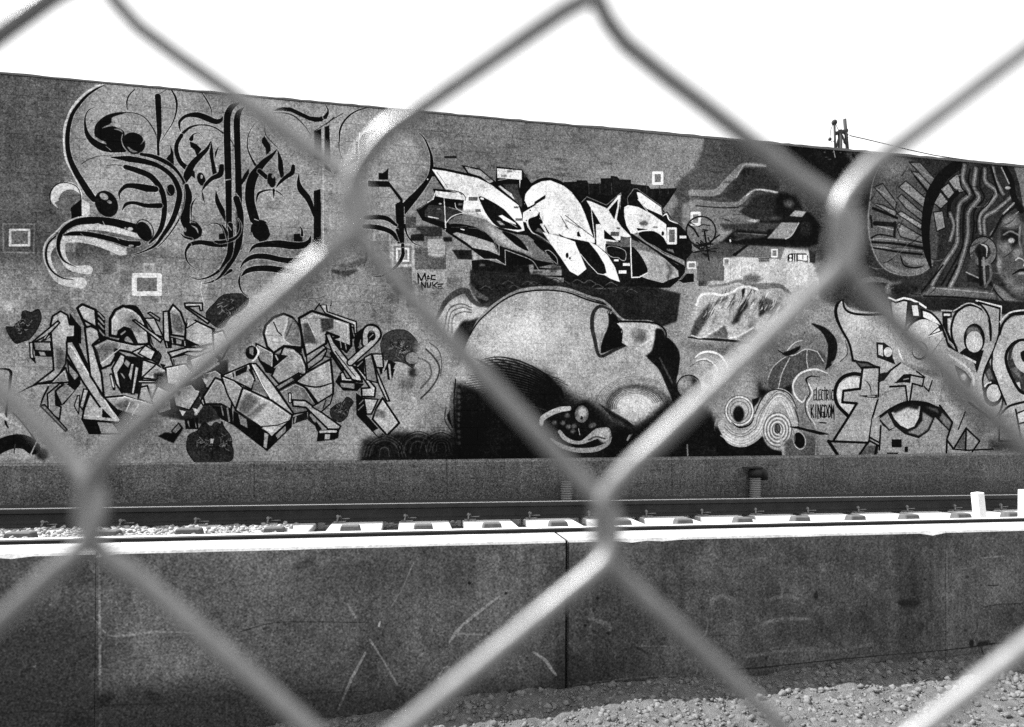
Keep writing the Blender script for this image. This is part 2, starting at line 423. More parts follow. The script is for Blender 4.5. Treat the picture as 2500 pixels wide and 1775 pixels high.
    C("190 680 178 760 200 850 262 912", [4, 20, 14, 3], .03)
    P("918 -20 990 -20 990 395 918 470", .03)
    C("1500 716 1600 702 1700 640 1770 560 1802 470 1800 400 1772 330 1745 250", [4, 20, 28, 32, 36, 32, 26, 30], .03)
    P("1740 -20 1812 -20 1815 430 1775 380", .03)
    C("1390 365 1430 420 1442 500 1420 600", [6, 20, 26, 6], .08, 3)
    C("1110 655 1230 680 1340 650", [30, 60, 30], .2, 20); C("1400 560 1300 600 1200 620", 60, .32, 20)
    for a in ("1830 120 1930 230 .27", "1980 220 2190 310 .26", "1880 300 2010 355 .18", "1920 430 2230 640 .33", "1480 360 1670 600 .38", "1640 620 1890 780 .33", "2050 340 2220 500 .62", "1925 645 2240 900 .6"):
        b = [float(u) for u in a.split()]
        box4(*b, 2)
    ring(1700, 395, 1900, 600, 22, .62, .42, 5); ring(1742, 435, 1855, 555, 18, .84, .45, 2)
    C("1800 470 1800 400", 36, .03)
    C("1802 440 1800 500 1760 580 1690 650 1600 702", [30, 36, 30, 24, 16], .03)
    for t in ("1955 780 1950 680 1985 752 2020 680 2030 752", "2038 752 2052 700 2078 748", "2044 732 2066 732", "2118 700 2086 702 2082 738 2122 742",
              "1995 845 1985 768 2022 822 2028 765", "2042 772 2048 818 2070 816 2078 772", "2096 770 2102 832", "2142 770 2106 800 2156 832", "2198 786 2150 790 2154 836 2192 826", "2152 810 2182 806"):
        L(t, 14, .03)
    E(1805, 820, 100, 70, .12, 14); E(1785, 830, 14, 22, .3, 3)
    for r in (70, 110, 150, 190): C([1900 + r * .1, 760, 1930 + r * .6, 860 + r * .2, 1880 + r * .7, 960 + r], 12, .32, 6, .6)
    C("870 930 950 930 1040 900", 5, .25)

    cv.halo = 0
    # ---- angular lettering, lower left (first half)
    cv.sw = 1.15
    T(0, 740, .24626)
    P("-60 1090 150 1100 350 1370 310 1540 -60 1560", .6, 2)
    C("-60 650 60 655 105 680 105 740 85 900 62 1080 55 1180 80 1235", [12, 18, 24, 22, 16, 16, 18, 12], .04)
    C("130 1090 200 1160 300 1290 355 1370", 10, .12, 2)
    C("-60 1460 40 1400 160 1370 260 1385 330 1440", [110, 118, 122, 120, 110], .06, 2); C("150 1400 140 1480", 10, .2, 2); C("-40 1100 30 1110 60 1150 200 1220", 26, .74, 10)
    C("290 1530 360 1380", 10, .6, 2); E(420, 1500, 60, 60, .12, 14)
    P("690 90 750 180 805 240 805 400 780 400 870 600 880 720 660 400 670 330 740 330 740 210 690 215", .04)
    P("950 60 1040 135 1045 330 1090 340 990 400 960 240", .04)
    for y in (100, 150, 200, 260): L([975, y, 1030, y + 60], 12, .55)
    P("820 640 900 760 1030 940 1240 1060 1380 1130 1320 1200 1200 1180", .04)
    P("810 1160 1190 1190 1240 1120 1330 1230 1200 1305 880 1300", .04)
    P("1190 330 1350 415 1240 380 1170 400 1130 440 1230 520 1400 540 1420 760 1380 900 1200 890 1160 690 1120 520", .04)
    P("1480 280 1500 400 1600 520 1570 600 1480 560 1540 480", .04)
    K("500 220 520 130 600 80 670 120 692 212 742 216 742 332 668 340 662 470 650 600 560 760 345 805 532 662 520 480 505 300", .62)
    P("545 420 640 470 645 600 560 690", .34, 14); P("600 130 650 130 650 330 600 320", .78, 14, .7)
    K("320 385 575 175 592 195 505 290 430 340 345 385", .6, 14)
    K("330 385 500 385 512 480 345 470", .52, 14); P("345 475 515 480 520 535 345 525", .04); P("385 482 440 485 455 522 400 520", .5)
    K("292 390 325 392 325 500 350 590 300 540", .62, 10); P("300 540 352 540 348 592", .04)
    P("400 380 500 290 500 340 450 372", .04); L("440 350 470 310", 8, .6); L("465 355 490 325", 8, .6)
    K("670 560 790 720 790 800 630 1000 560 1020 545 870 640 785 690 785", .04, 12, 0)
    P("555 875 655 800 740 865 615 1000", .5, 3); P("680 610 780 720 740 760 690 690", .5)
    K("350 805 500 790 650 640 690 780 590 800 470 900 480 1080 590 1150 605 1030 555 1010 550 870 640 785", .5, 14)
    P("180 890 350 805 470 820 400 1020 330 960", .55, 4)
    C("180 890 300 830 360 805", [5, 12, 16]); C("480 830 430 930 400 1020", [16, 14, 10])
    K("400 1020 440 1005 665 1255 650 1272", .42, 12, 0)
    K("735 1020 770 915 790 915 780 1100", .6, 9); K("790 1020 830 850 880 860 820 1060", .6, 12)
    K("660 385 720 380 1000 900 1195 1150 1185 1185 815 1155 830 1060 890 890 990 1030 820 780 665 500", .62, 16)
    P("1015 1045 1110 1140 1010 1132", .03); L("700 420 990 880 1120 1090", 8, .82, 1)
    P("965 1180 1110 1190 1190 1290 1005 1290", .5, 2); P("1130 1195 1180 1195 1260 1290 1200 1295", .25)
    K("765 50 815 12 945 65 962 245 850 235 812 150", .66, 22); L("820 160 965 245", 18)
    K("840 245 900 228 970 262 990 350 920 410 975 600 1005 700 1030 930 895 720 870 500", .64, 18)
    K("1090 320 1090 160 1140 70 1220 28 1320 55 1400 120 1440 200 1470 300 1480 400 1350 440 1360 410 1290 260 1230 245 1180 280 1170 335", .6, 24)
    C("1230 30 1340 55 1430 160", [20, 50, 20]); P("1240 160 1330 100 1400 300 1300 260", .4, 14); P("1120 170 1170 120 1180 200 1140 280", .75, 12, .8)
    B("1175 335 1180 275 1235 243 1285 262 1355 412 1240 385", .04); B("1235 370 1265 330 1320 400", .5); L("1200 310 1240 280", 14, .5)
    K("918 420 1060 350 1130 368 1330 412 1480 405 1540 480 1500 560 1400 545 1300 490 1130 455 1150 520 1100 610 1010 650 985 600 960 480", .58, 20)
    P("960 440 1080 380 1180 420 1000 600 980 520", .38, 14); L("1000 600 1200 440", 8, .7, 2)
    L("1480 405 1300 490", 14); K("1440 420 1540 480 1500 565 1370 500", .64, 12); K("1570 480 1600 525 1570 600 1500 565", .1, 12, .5)
    K("1195 500 1240 525 1235 590 1170 690 1210 890 1150 800 1110 650", .62, 16); L("1100 710 1130 850", 26, .05); L("1100 720 1125 830", 12, .65)
    P("1250 560 1290 590 1270 640 1230 600", .5); P("1190 690 1260 720 1230 750", .5); P("1180 650 1240 660 1290 760 1240 740", .04)
    K("1300 600 1330 600 1300 780 1270 720", .6, 8)
    K("1410 560 1545 605 1740 715 1560 760 1395 740", .6, 16); L("1410 735 1545 610", 14); P("1450 720 1550 640 1620 720", .4, 10)
    K("1365 765 1560 770 1560 715 1755 722 1760 655 1870 658 1850 720 1800 780 1650 790 1370 790", .68, 14)
    P("1590 790 1660 790 1640 890", .06); K("1340 620 1380 640 1330 900 1300 900", .6, 12)
    K("1390 835 1460 820 1525 1005 1370 950", .5, 16)
    K("1030 935 1230 918 1380 970 1525 1010 1500 1130 1380 1125 1160 1060", .52, 16); L("1230 925 1520 1012", 10, .74, 1)
    P("1120 1000 1260 960 1340 1000 1240 1080", .32, 14); L("1290 980 1250 1070", 8, .7, 2); L("1370 1010 1310 1110", 8, .7, 2)
    K("1315 170 1340 165 1610 360 1590 390", .68, 14); K("1465 100 1490 88 1585 150 1580 180 1560 170", .5, 12); K("1430 150 1530 150 1620 340 1540 310", .58, 12)
    K("1618 85 1668 78 1682 330 1690 440 1650 440 1622 350", .64, 14); P("1630 370 1705 380 1705 445 1650 440", .05); L("1650 395 1660 435", 6, .6)
    K("1675 80 1715 15 1790 90 1845 240 1835 335 1700 315", .58, 18); P("1700 100 1780 120 1830 240 1810 300 1720 270", .36, 8)
    K("1840 240 1870 130 1950 180 2110 255 2125 400 1980 430 1835 360", .6, 18); L("1845 250 1950 185", 10); P("1930 130 1960 150 1850 200 1860 110", .5)
    P("1690 330 1985 412 1845 440 1700 410", .04); P("1745 355 1800 370 1800 410 1750 400", .5); L("1705 350 1712 395", 7, .6); L("1830 380 1835 420", 7, .6)
    K("1665 490 1850 440 2050 440 1990 480 1860 480 1700 540", .6, 16); K("1690 545 1830 510 1960 540 1920 600 1720 630", .45, 14)
    P("1860 530 1900 530 1900 600 1850 600", .03); L("1720 560 1730 620", 8)
    K("1840 45 1870 45 2080 180 2060 205", .6, 16); K("1830 0 2005 0 2008 70 1985 75 1975 30 1835 35", .66, 14)
    L("2120 260 2135 400", 22)
    P("1700 1290 1770 1180 1820 1240 1720 1390 1560 1320 1640 1280", .05, 4); K("1700 1270 1770 1190 1800 1240 1740 1300", .45, 10)
    P("1830 1150 1960 1140 1970 1250 1840 1250", .04); P("1850 1160 1870 1160 1880 1240", .55); L("1930 1150 1945 1230", 8, .5)
    P("1520 700 1900 640 2260 560 2274 1120 2000 1200 1600 1120", .08, 8, .85)
    K("1640 640 1840 600 1900 680 1800 820 1660 800", .56, 14); K("1880 560 2080 480 2180 560 2080 700 1920 700", .6, 14); K("1700 860 1900 800 1980 900 1880 1060 1740 1020", .58, 14)
    K("2000 700 2140 660 2260 760 2200 860 2040 840", .5, 14); K("1560 820 1680 880 1700 1060 1580 1100 1500 960", .55, 14); K("2110 300 2210 270 2274 420 2200 560 2120 480", .58, 14)
    L("1900 760 2160 600", 26, .62); L("1900 760 2160 600", 6, .84); L("1600 1000 1800 860 1960 880", 22, .6); L("1940 1100 2080 900 2260 860", 24, .62)
    for k in range(14):
        x, y = rng.uniform(1560, 2200), rng.uniform(560, 1060)
        L([x, y, x + 26, y + 50], 7, .6); P([x, y, x + 60, y + 14, x + 30, y + 60], rng.choice([.04, .3, .72]), 3)
    K("1990 970 2040 880 2150 905 2274 925 2300 1000 2150 1000 2010 1010", .62, 14)
    # second half
    T(540, 740, .24626)
    K("-180 930 -60 740 0 760 40 830 110 940 100 1060 0 1000 -160 1000", .5, 16)
    P("-100 1010 110 1060 120 1210 0 1150", .05); L("60 1040 80 1170", 14, .45); L("0 1020 20 1110", 10, .45)
    P("120 1065 390 1228 510 1335 705 1150 700 1230 455 1470 120 1210", .04)
    K("345 400 520 490 512 690 440 655 380 570 350 480", .48, 14); P("380 560 520 640 500 700 440 690", .05, 2)
    K("420 300 440 220 520 140 620 105 705 140 775 230 800 340 800 440 620 425 520 495 455 430", .62, 20)
    P("650 140 720 160 780 260 790 420 680 410 620 350 640 250", .42, 8); C("650 140 650 210 615 310 630 370 690 410", [8, 12, 12, 12, 6], .72); L("520 190 560 280 600 320", 10, .05); C("700 200 650 320", 12, .28, 3)
    P("620 415 800 430 800 500 700 450", .05)
    K("620 430 720 450 800 520 840 620 845 720 780 700 570 800 500 720 530 650", .56, 16); P("690 560 760 500 790 600 720 700", .72, 12, .7); P("520 500 660 520 525 660", .05); L("540 520 560 560", 12, .6); L("530 640 650 540", 10, .66)
    K("540 830 770 690 780 735 570 860", .45, 12); P("700 740 770 700 770 740 720 760", .1)
    K("570 870 730 785 830 830 940 1000 850 1075 720 1100", .42, 14); P("660 900 780 840 850 960 740 1000", .62, 14, .6)
    K("770 150 900 78 1280 195 1285 300 1290 420 1240 485 1100 352 1165 335 1050 290 1040 400 840 525 800 330", .62, 22)
    P("810 200 880 200 950 400 820 400", .26, 8); P("980 150 1110 150 1115 250 1000 290", .22, 5); L("850 160 940 350", 10, .7, 2)
    P("1100 350 1240 400 1290 420 1240 490 1170 450", .05); L("1180 370 1190 440", 8, .55); L("1230 400 1240 460", 8, .55)
    P("1290 230 1325 240 1340 340 1300 360", .05); L("1300 250 1320 330", 8, .5)
    K("980 20 1040 10 1050 85 1340 185 1345 300 1320 300 1315 215 1030 100", .66, 12)
    L("930 65 975 5 1090 5 1085 25", 12); L("985 8 1085 8", 8, .66)
    K("850 600 1040 450 1050 470 1000 560 860 660", .5, 14); K("845 520 1010 420 1040 440 850 600", .52, 12)
    K("850 685 1085 555 1110 800 1110 900 960 995 850 850 740 775", .62, 18); C("740 780 850 820 970 830 1105 790", [8, 14, 14, 10]); P("940 640 1040 600 1040 720 980 760", .74, 14, .6)
    K("1050 450 1100 470 1090 540 1030 530", .4, 10)
    L("1095 500 1200 660", 34, .05); L("1110 500 1200 630", 10, .6)
    P("1130 780 1165 715 1330 790 1420 800 1350 870 1210 868", .04); P("1180 790 1320 800 1320 850 1190 830", .5)
    K("1180 700 1210 680 1240 745 1390 750 1395 785 1190 770", .66, 14)
    K("1035 310 1080 300 1120 390 1380 720 1400 780 1300 760 1100 480", .64, 16); L("1130 480 1330 730", 8)
    C("1350 480 1345 380 1380 300 1440 240", [30, 50, 50, 16], .05); L("1370 400 1430 320", 8, .5); L("1360 440 1420 370", 8, .5)
    C("1280 590 1400 480 1500 390 1555 320 1530 255 1465 245 1425 300 1425 400", 66, .04); C("1280 590 1400 480 1500 390 1550 315 1525 262 1465 252 1432 300 1430 400", 40, .66)
    E(1490, 330, 42, 42, .06); L("1470 345 1505 310", 8, .55)
    P("1320 600 1420 540 1420 720", .05); L("1350 630 1400 580", 8, .5)
    K("1325 630 1360 640 1530 840 1520 930 1395 925 1390 845 1475 840", .66, 16)
    K("1420 540 1490 500 1550 790 1440 760", .48, 12)
    K("1495 505 1600 505 1610 640 1540 640", .66, 14); K("1490 510 1530 640 1670 970 1640 970 1560 800", .66, 14)
    P("1560 640 1600 640 1600 700 1660 560 1740 600 1690 760 1650 760 1640 660 1580 710", .05); L("1645 570 1605 680", 12, .62); L("1665 610 1680 750", 16, .6); L("1735 600 1715 650", 8, .6)
    P("1335 890 1420 945 1440 1110 1620 1310 1585 1368 1340 1110", .04); L("1370 1000 1410 960", 8, .5); L("1360 1060 1410 1010", 8, .5); P("1510 1270 1560 1240 1600 1290 1560 1330", .5)
    K("1415 945 1555 955 1490 1100 1440 1100", .64, 14); K("1600 940 1765 1188 1645 1312 1500 1150 1540 1040", .66, 18); P("1540 1040 1640 1080 1620 1150 1520 1120", .4, 10)
    K("290 600 345 600 510 800 720 1100 690 1115 480 960 420 830", .62, 16); L("310 610 420 830 495 950", 9, .82, 1)
    K("5 720 280 600 335 760 300 855 130 770", .52, 14); P("110 690 260 620 250 680 120 740", .06); L("130 680 140 730", 14, .55); P("320 780 360 770 480 930 310 860", .35, 4); P("290 640 330 720 330 760 270 660", .08)
    K("0 720 130 770 215 840 140 1050 60 900", .55, 14)
    K("215 835 500 965 705 1110 690 1160 500 1330 390 1228 140 1060", .62, 18)
    P("250 880 380 960 250 1110 160 1050", .3, 16); P("400 1000 480 980 300 1160 240 1120", .38, 10)
    L("395 1225 560 1210 690 1160", 9); P("400 1240 560 1220 490 1290", .74, 3)
    P("170 1100 250 1150 262 1240 190 1200", .45); P("430 1285 468 1300 450 1440 420 1425", .55); P("540 1310 640 1215 640 1270 560 1345", .5)
    E(300, 490, 60, 68, .05); P("280 440 320 440 320 520 280 500", .4); C("345 430 370 490 330 560 300 575", [5, 18, 14, 5], .82)
    K("705 960 830 965 1185 1220 1170 1250 1060 1250 840 1035 712 1020", .6, 16); L("680 900 685 980", 30, .05); L("680 905 683 975", 14, .7)
    P("960 1260 1175 1245 1160 1335 1120 1355 948 1372", .04); L("985 1275 1135 1272", 20, .68); P("1030 1300 1080 1300 1075 1350 1025 1350", .6)
    P("860 1060 1000 1250 950 1270 930 1220 860 1160", .05); L("890 1110 930 1170", 22, .45)
    P("710 1130 850 1080 860 1150 710 1200", .08); L("740 1130 730 1180", 12, .5)
    K("900 1030 1110 900 1080 1000 990 1080", .45, 12); L("1040 960 1010 1040", 9)
    P("1920 1080 1985 880 2110 830 2220 860 2230 940 2130 1040", .68, 22)
    for i, x in enumerate((2015, 2050, 2085, 2115)): C([x, 1040, x + 8, 1000, x + 26, 930 - 12 * (i == 3)], 8, .1)
    L("2120 1040 2160 890", 9, .1); E(2168, 880, 10, 12, .1)
    C("2170 500 2140 620 2060 720 1980 800 1960 900", 22, .34, 8, .7); C("2060 480 2150 560 2150 640 2080 720", 16, .34, 6, .7)
    E(1910, 690, 50, 50, .12, 12); E(1860, 800, 100, 60, .3, 30, .8)

    cv.sw = 1
    # ---- dark machine shapes, upper right
    T(1640, 330, .24626)
    P("340 0 1100 60 1500 100 2150 170 2300 190 2000 420 1850 480 1700 640 1560 560 1300 330 1060 220 300 330", .19, 10)
    P("1080 80 1500 110 2150 180 2020 360 1900 480 1830 500 1700 640 1560 520 1300 300", .07, 14)
    P("330 20 300 300 100 420 0 560 60 640 200 620 430 600 640 350 940 300 1000 200 700 60", .26, 8)
    for i in range(14): E(rng.uniform(1500, 2100), rng.uniform(150, 300), rng.uniform(6, 20), rng.uniform(4, 8), .3, 2, .8)
    P("1720 160 1960 190 1940 380 1860 330 1760 240", .24, 12); C("1800 200 1850 300 1960 400", 30, .06, 8); C("1600 120 1620 220", 8, .6, 2)
    C("1740 390 1765 480 1790 560", 16, .34, 5); C("1690 330 1740 450 1720 600", 14, .28, 5); P("1635 465 1640 560 1660 640 1700 680 1560 610", .5, 8); C("1640 470 1632 560 1650 630 1690 670", [4, 8, 10, 4], .04)
    P("100 700 180 640 640 720 880 720 860 860 480 960 440 1080 200 1180 100 900", .42, 12)
    C("190 570 430 568 530 480 640 370 720 298 930 302", [60, 64, 64, 66, 50, 34], .44, 8); C("640 420 690 330 740 290 930 304", [10, 14, 16, 20], .62, 5)
    P("715 320 930 325 1060 440 1070 560 800 540 640 655 480 600 600 520", .17, 5); C("600 590 700 480 720 330", 8, .1, 4)
    C("240 655 450 682 650 682 740 610 810 552 930 548 1050 572", [40, 40, 44, 40, 34, 28, 26], .42, 6); C("740 600 820 545 930 545 1050 570", [10, 14, 14, 18], .7, 3)
    C("240 700 500 720 660 716", 12, .14, 4); C("200 610 420 620 500 600", 12, .2, 5)
    P("740 700 830 590 1060 590 1060 700 960 860 860 860 660 760", .15, 5)
    C("430 830 700 840 860 850", 30, .42, 5); P("740 850 790 832 860 846 820 866", .68, 3)
    P("460 940 620 950 560 1030 450 1060", .54, 5)
    P("850 860 1090 830 1100 760 1170 740 1370 760 1480 900 1440 1080 1360 1112 760 1090 620 1080 500 1050 600 960 640 940 940 960 960 880", .06, 8)
    P("1060 560 1240 600 1300 740 1180 740 1080 820 1000 800", .06, 14); E(1160, 680, 50, 40, .3, 14)
    P("600 960 940 980 930 1010 640 1040", .2, 5); P("470 880 1080 870 1060 930 520 930", .22, 6); C("660 970 940 990", 10, .36, 4)
    P("1168 800 1222 745 1335 758 1292 812", .56, 3); P("948 1022 1088 865 1262 868 1190 990 1140 1028", .5, 3); C("1260 870 1190 990 1130 1028", 12, .66, 5)
    E(1330, 930, 60, 70, .14, 12); P("570 1035 585 1030 590 1055 578 1065", .86)
    P("600 1185 740 1085 770 1090 630 1200", .06, 2); P("760 1095 1350 1120 1360 1200 1050 1215 640 1195", .38, 4)
    P("520 1215 700 1205 1060 1225 1110 1120 1355 1140 1370 1250 1440 1330 1460 1624 520 1640 300 1560 380 1440 520 1440", .7, 6)
    P("370 1240 520 1215 520 1440 390 1440", .34, 3); box4(260, 1370, 385, 1490, .38, 3)
    ring(992, 1135, 1045, 1205, 16, .84, .42, 2); ring(160, 1262, 232, 1312, 18, .74, .4, 3)
    L("700 1260 700 1400", 3, .5); L("810 1230 810 1400", 3, .5)
    for x in (1090,): P([x, 1120, x + 30, 1120, x - 10, 1240, x - 40, 1220], .42, 4)
    for k in range(46):
        x, y = rng.uniform(250, 2050), rng.uniform(90, 1080)
        C([x, y, x + rng.uniform(40, 120), y + rng.uniform(-20, 30), x + rng.uniform(120, 220), y + rng.uniform(-40, 60)], [3, rng.uniform(8, 26), 3], rng.choice([.06, .1, .3]), 6, .5)
    def grid2(x0, y0, x1, y1, tone, base):
        box4(x0, y0, x1, y1, base, 2)
        for i in range(9):
            y = y0 + (y1 - y0) * i / 8
            L([x0, y, x1, y], 9, tone, 1)
    grid2(865, 1225, 965, 1345, .12, .5); grid2(275, 1375, 380, 1490, .14, .4); grid2(1370, 1150, 1420, 1260, .1, .22)
    P("1150 1190 1180 1172 1330 1172 1350 1200 1350 1260 1320 1320 1170 1310 1145 1290", .05, 1)
    for y in (1200, 1235, 1275): E(1178, y, 14, 14, .84)
    for x in (1208, 1230): L([x, 1185, x, 1305], 10, .82)
    P("1250 1185 1340 1185 1345 1240 1300 1255 1335 1270 1310 1310 1250 1300", .8); L("1250 1240 1330 1250", 9, .05); L("1300 1185 1300 1230", 7, .05); L("1330 1260 1320 1290", 8, .05)
    P("1245 1330 1280 1330 1282 1580 1240 1560", .34, 4); L("1325 1500 1325 1400 1460 1400", 22, .36, 4); ring(1370, 1430, 1450, 1520, 18, .82, .6, 4); P("1400 1340 1500 1300 1560 1200 1500 1420", .12, 16)

    # ---- pale wildstyle piece in the middle
    T(1000, 370, .18470)
    P("290 195 480 225 760 285 680 175 930 225 1140 400 1145 195 1480 235 1610 420 1700 385 1850 350 2050 430 2274 650 2400 650 2400 1700 1700 1640 1260 1500 1150 1420 980 1420 800 1280 480 1060 430 1010 170 910 85 770 300 640 340 580 300 480 440 490 330 330 250 330", .045)
    P("820 1440 1000 1420 1260 1500 2400 1500 2400 1640 1900 1640 830 1700", .07, 4)
    P("295 232 480 258 900 350 1080 440 1440 710 1480 830 1520 1045 1430 1062 1170 1000 1080 960 960 860 700 790 720 640 690 560 480 505", .86)
    P("600 760 880 780 1000 870 1160 1000 1000 960 700 830", .6, 16)
    L("360 270 500 470", 10, .5, 6)
    P("350 522 650 548 725 600 722 642 480 618 345 590", .84); C("480 510 560 515 680 545 735 600 735 650", [5, 10, 14, 10, 5], .08)
    B("920 593 1050 640 1230 750 1350 870 1480 1022 1300 1022 1150 985 1030 850 960 720", .03)
    P("1175 850 1225 838 1400 945 1410 970 1250 910", .84); C("1230 900 1320 940 1420 1000", 6, .8); P("1150 915 1200 920 1265 975 1200 970", .5, 3); E(958, 622, 26, 14, .84, 2, 1, 20)
    for a in ("780 600 900 650", "1380 725 1440 750", "1400 882 1510 915", "1512 820 1580 865", "870 760 940 800", "640 680 700 710"):
        box4(*[float(u) for u in a.split()], .33, 2)
    P("730 200 930 245 1110 395 1060 418 940 330 780 280", .64); P("1155 222 1482 250 1482 372 1160 348", .88); L("1460 360 1455 480", [16, 4], .84)
    P("1230 430 1430 430 1450 560 1495 640 1482 745 1350 600", .2); P("1170 460 1200 450 1350 560 1390 640", .74)
    P("1180 385 1290 365 1430 372 1430 400 1210 410", .05); L("1170 380 1290 362", 8, .6); L("1480 240 1600 420", 14, .05)
    C("1130 195 1300 185 1480 225 1610 400", 8, .36, 3)
    P("1515 690 1530 560 1620 455 1740 395 1860 380 2010 440 2150 560 2300 740 2420 900 2300 1200 2150 1100 2040 1130 1960 960 1890 870 1810 800 1800 700 1860 540 1650 670 1650 700 1560 750", .87)
    P("1880 420 2010 470 2120 600 2200 760 2060 640 1960 520", .78, 20)
    P("1500 800 1660 700 1825 600 1800 760 1850 880 1980 1050 2035 1180 2040 1370 1950 1320 1870 1230 1700 1110 1620 1080 1560 1000 1540 935 1495 930", .8)
    P("1650 1100 1900 1100 1980 1100 2040 1200 2035 1365 1900 1240", .34, 14)
    B("1570 905 1680 850 1718 800 1735 880 1885 1150 1870 1195 1720 1110 1615 1050", .03)
    P("1722 958 1762 950 1865 1150 1800 1080", .8); P("1690 1010 1730 1020 1790 1100 1660 1050", .3); P("1715 870 1740 900 1720 890", .8)
    C("1512 745 1500 620 1560 490 1700 385 1850 360 2010 412 2150 540 2274 700", [24, 30, 34, 34, 30, 30, 34, 34], .03)
    L("1540 760 1655 700 1660 670 1860 540 1800 740 1808 790 1970 1060 2030 1190 2042 1370 1940 1330", 17, .03)
    L("1560 750 1510 650", 20, .03); L("1495 800 1660 700", 16, .03)
    L("1810 790 2040 940", 8, .06); L("1950 780 2100 1025 1950 775 2274 1010", 7, .06)
    L("2020 1130 2200 1170 2400 1240", 14, .06)
    for x, y, r in ((1595, 778, 9), (1543, 912, 8), (1540, 985, 7), (2232, 1100, 26), (2085, 1370, 28), (2118, 1412, 14)): E(x, y, r, r * 1.2, .06, 1)
    P("760 830 1000 900 1200 1040 1400 1090 1560 1110 1800 1290 1910 1480 1660 1430 1500 1340 1170 1240 1000 1080 830 1000 540 970 500 930 620 850", .4, 4)
    P("1000 950 1160 1060 1400 1150 1560 1280 1640 1380 1300 1260 1100 1140", .62, 20)
    B("1220 1060 1330 1080 1460 1160 1570 1310 1460 1270 1340 1180", .04); B("1640 1180 1800 1200 1900 1300 1960 1450 1860 1380 1720 1280", .04)
    C("1790 1310 1850 1310 1940 1400 1960 1490", 8, .6); C("1790 1310 1850 1400 1950 1490", 8, .5)
    B("540 960 700 960 900 1010 1040 1100 1110 1200 900 1130 700 1080 560 1040", .04); C("680 1025 720 1035", 14, .8); C("780 1010 900 1020 980 1060", 6, .4, 2); C("550 1000 640 1000 760 990", 6, .3, 2)
    P("570 1085 620 1065 900 1140 1110 1210 1180 1370 1040 1310 840 1275 740 1195", .58, 2)
    P("200 780 260 700 470 722 640 775 700 800 500 920 470 935 200 860", .2, 4); P("350 600 600 640 620 740 500 700 300 680", .05, 5); E(385, 760, 30, 12, .5, 6); E(405, 690, 20, 10, .7, 3)
    L("455 610 465 760 476 1005", [10, 13, 16], .84); C("475 950 560 860 700 815 880 815", [12, 12, 8, 5], .84); C("600 680 620 750 710 805", 9, .8); L("250 860 380 885", 14, .82); L("350 522 310 630 240 672", 14, .82)
    L("300 485 440 495 560 510", 7, .45); L("110 770 300 640", 6, .4); L("520 735 620 765", 12, .45); E(470, 1035, 9, 9, .8)
    L("1182 1240 1186 1370 1120 1190", [10, 5, 5], .62); L("1262 1300 1268 1500 1150 1425 980 1422 920 1375", 9, .6, 1); C("1270 1300 1400 1350 1600 1430 1680 1520 1735 1640", 9, .6, 1)
    P("830 1330 880 1350 900 1410 850 1430", .6, 10); P("560 1300 820 1300 830 1430 640 1420", .12, 6); P("250 1190 450 1200 460 1400 260 1380", .62, 14); P("20 1100 190 1080 190 1180 10 1180", .1, 6); P("60 990 420 990 430 1120 200 1120", .2, 6); P("440 1130 560 1130 560 1190 450 1190", .12, 5)
    P("1570 1500 1640 1490 1640 1560 2010 1560 2010 1640 1600 1640", .5, 6); E(960, 1500, 40, 12, .4, 8); P("1700 1530 1900 1490 2000 1520 1990 1560", .5, 3)
    for i in range(30):
        x, y = rng.uniform(850, 2000), rng.uniform(60, 330) if i < 18 else rng.uniform(1450, 1600)
        box4(x, y, x + rng.uniform(40, 140), y + rng.uniform(25, 60), .28 if i < 18 else .12, 6, .6)

    T(1380, 400, .18470)
    P("-20 240 150 235 150 215 290 218 305 260 470 260 470 190 600 190 600 155 690 170 720 205 870 210 870 265 1100 290 1130 330 1480 320 1380 480 1290 600 1320 640 1350 630 1420 740 1500 775 1600 900 1680 1060 1690 1160 1600 1265 1580 1440 1500 1540 1380 1640 -20 1640", .06)
    for x in (310, 455, 610, 1075, 1245, 1355): L([x, 250, x + 6, 400], 7, .22, 2)
    P("-240 220 -20 290 80 370 200 530 290 720 380 930 400 1005 390 1050 300 1030 0 970 -300 800", .86)
    P("40 420 150 560 230 760 330 930 250 900 130 700", .78, 16)
    L("0 680 200 840 380 975", 9, .1); L("0 740 200 850", 10, .4, 10); L("-60 690 40 860 0 820", 8, .06); P("155 905 180 895 210 965 155 955", .05)
    C("-10 280 90 350 220 520 310 720 370 900 400 1000 400 1060", [22, 24, 34, 60, 50, 24, 16], .03)
    L("340 560 360 740 392 990", [8, 12, 10], .8)
    P("280 485 335 495 555 590 700 420 742 405 680 735 745 835 870 960 820 975 730 955 745 1005 680 1015 500 860 425 720 350 600", .86)
    P("572 612 695 470 690 560 650 735", .035)
    L("218 505 285 435 545 545 735 385 725 600", 9, .46, 1)
    P("405 800 460 795 512 870 515 990 700 1020 530 1060 532 1165 412 1070", .82); P("515 872 665 1012 515 985", .035); L("520 1000 700 1025", 9, .8)
    box4(600, 900, 710, 955, .32, 2); box4(730, 968, 862, 1100, .32, 2); box4(680, 842, 722, 862, .3, 2); P("540 1020 740 1040 740 1090 540 1060", .3, 3)
    P("778 575 830 545 960 568 1150 665 1335 800 1342 1030 1280 940 1180 890 1050 885 960 905 880 940 810 820 780 690", .86)
    P("880 930 970 905 1060 1010 1300 1180 1575 1285 1580 1360 1480 1330 1280 1210 1000 1050", .5, 2); L("880 935 1060 1060 1290 1210 1560 1350", 30, .05); L("960 900 1100 1030 1290 1160 1570 1280", 10, .5, 3)
    B("968 922 1060 888 1180 893 1290 970 1340 1060 1330 1130 1180 1080 1060 1020", .035)
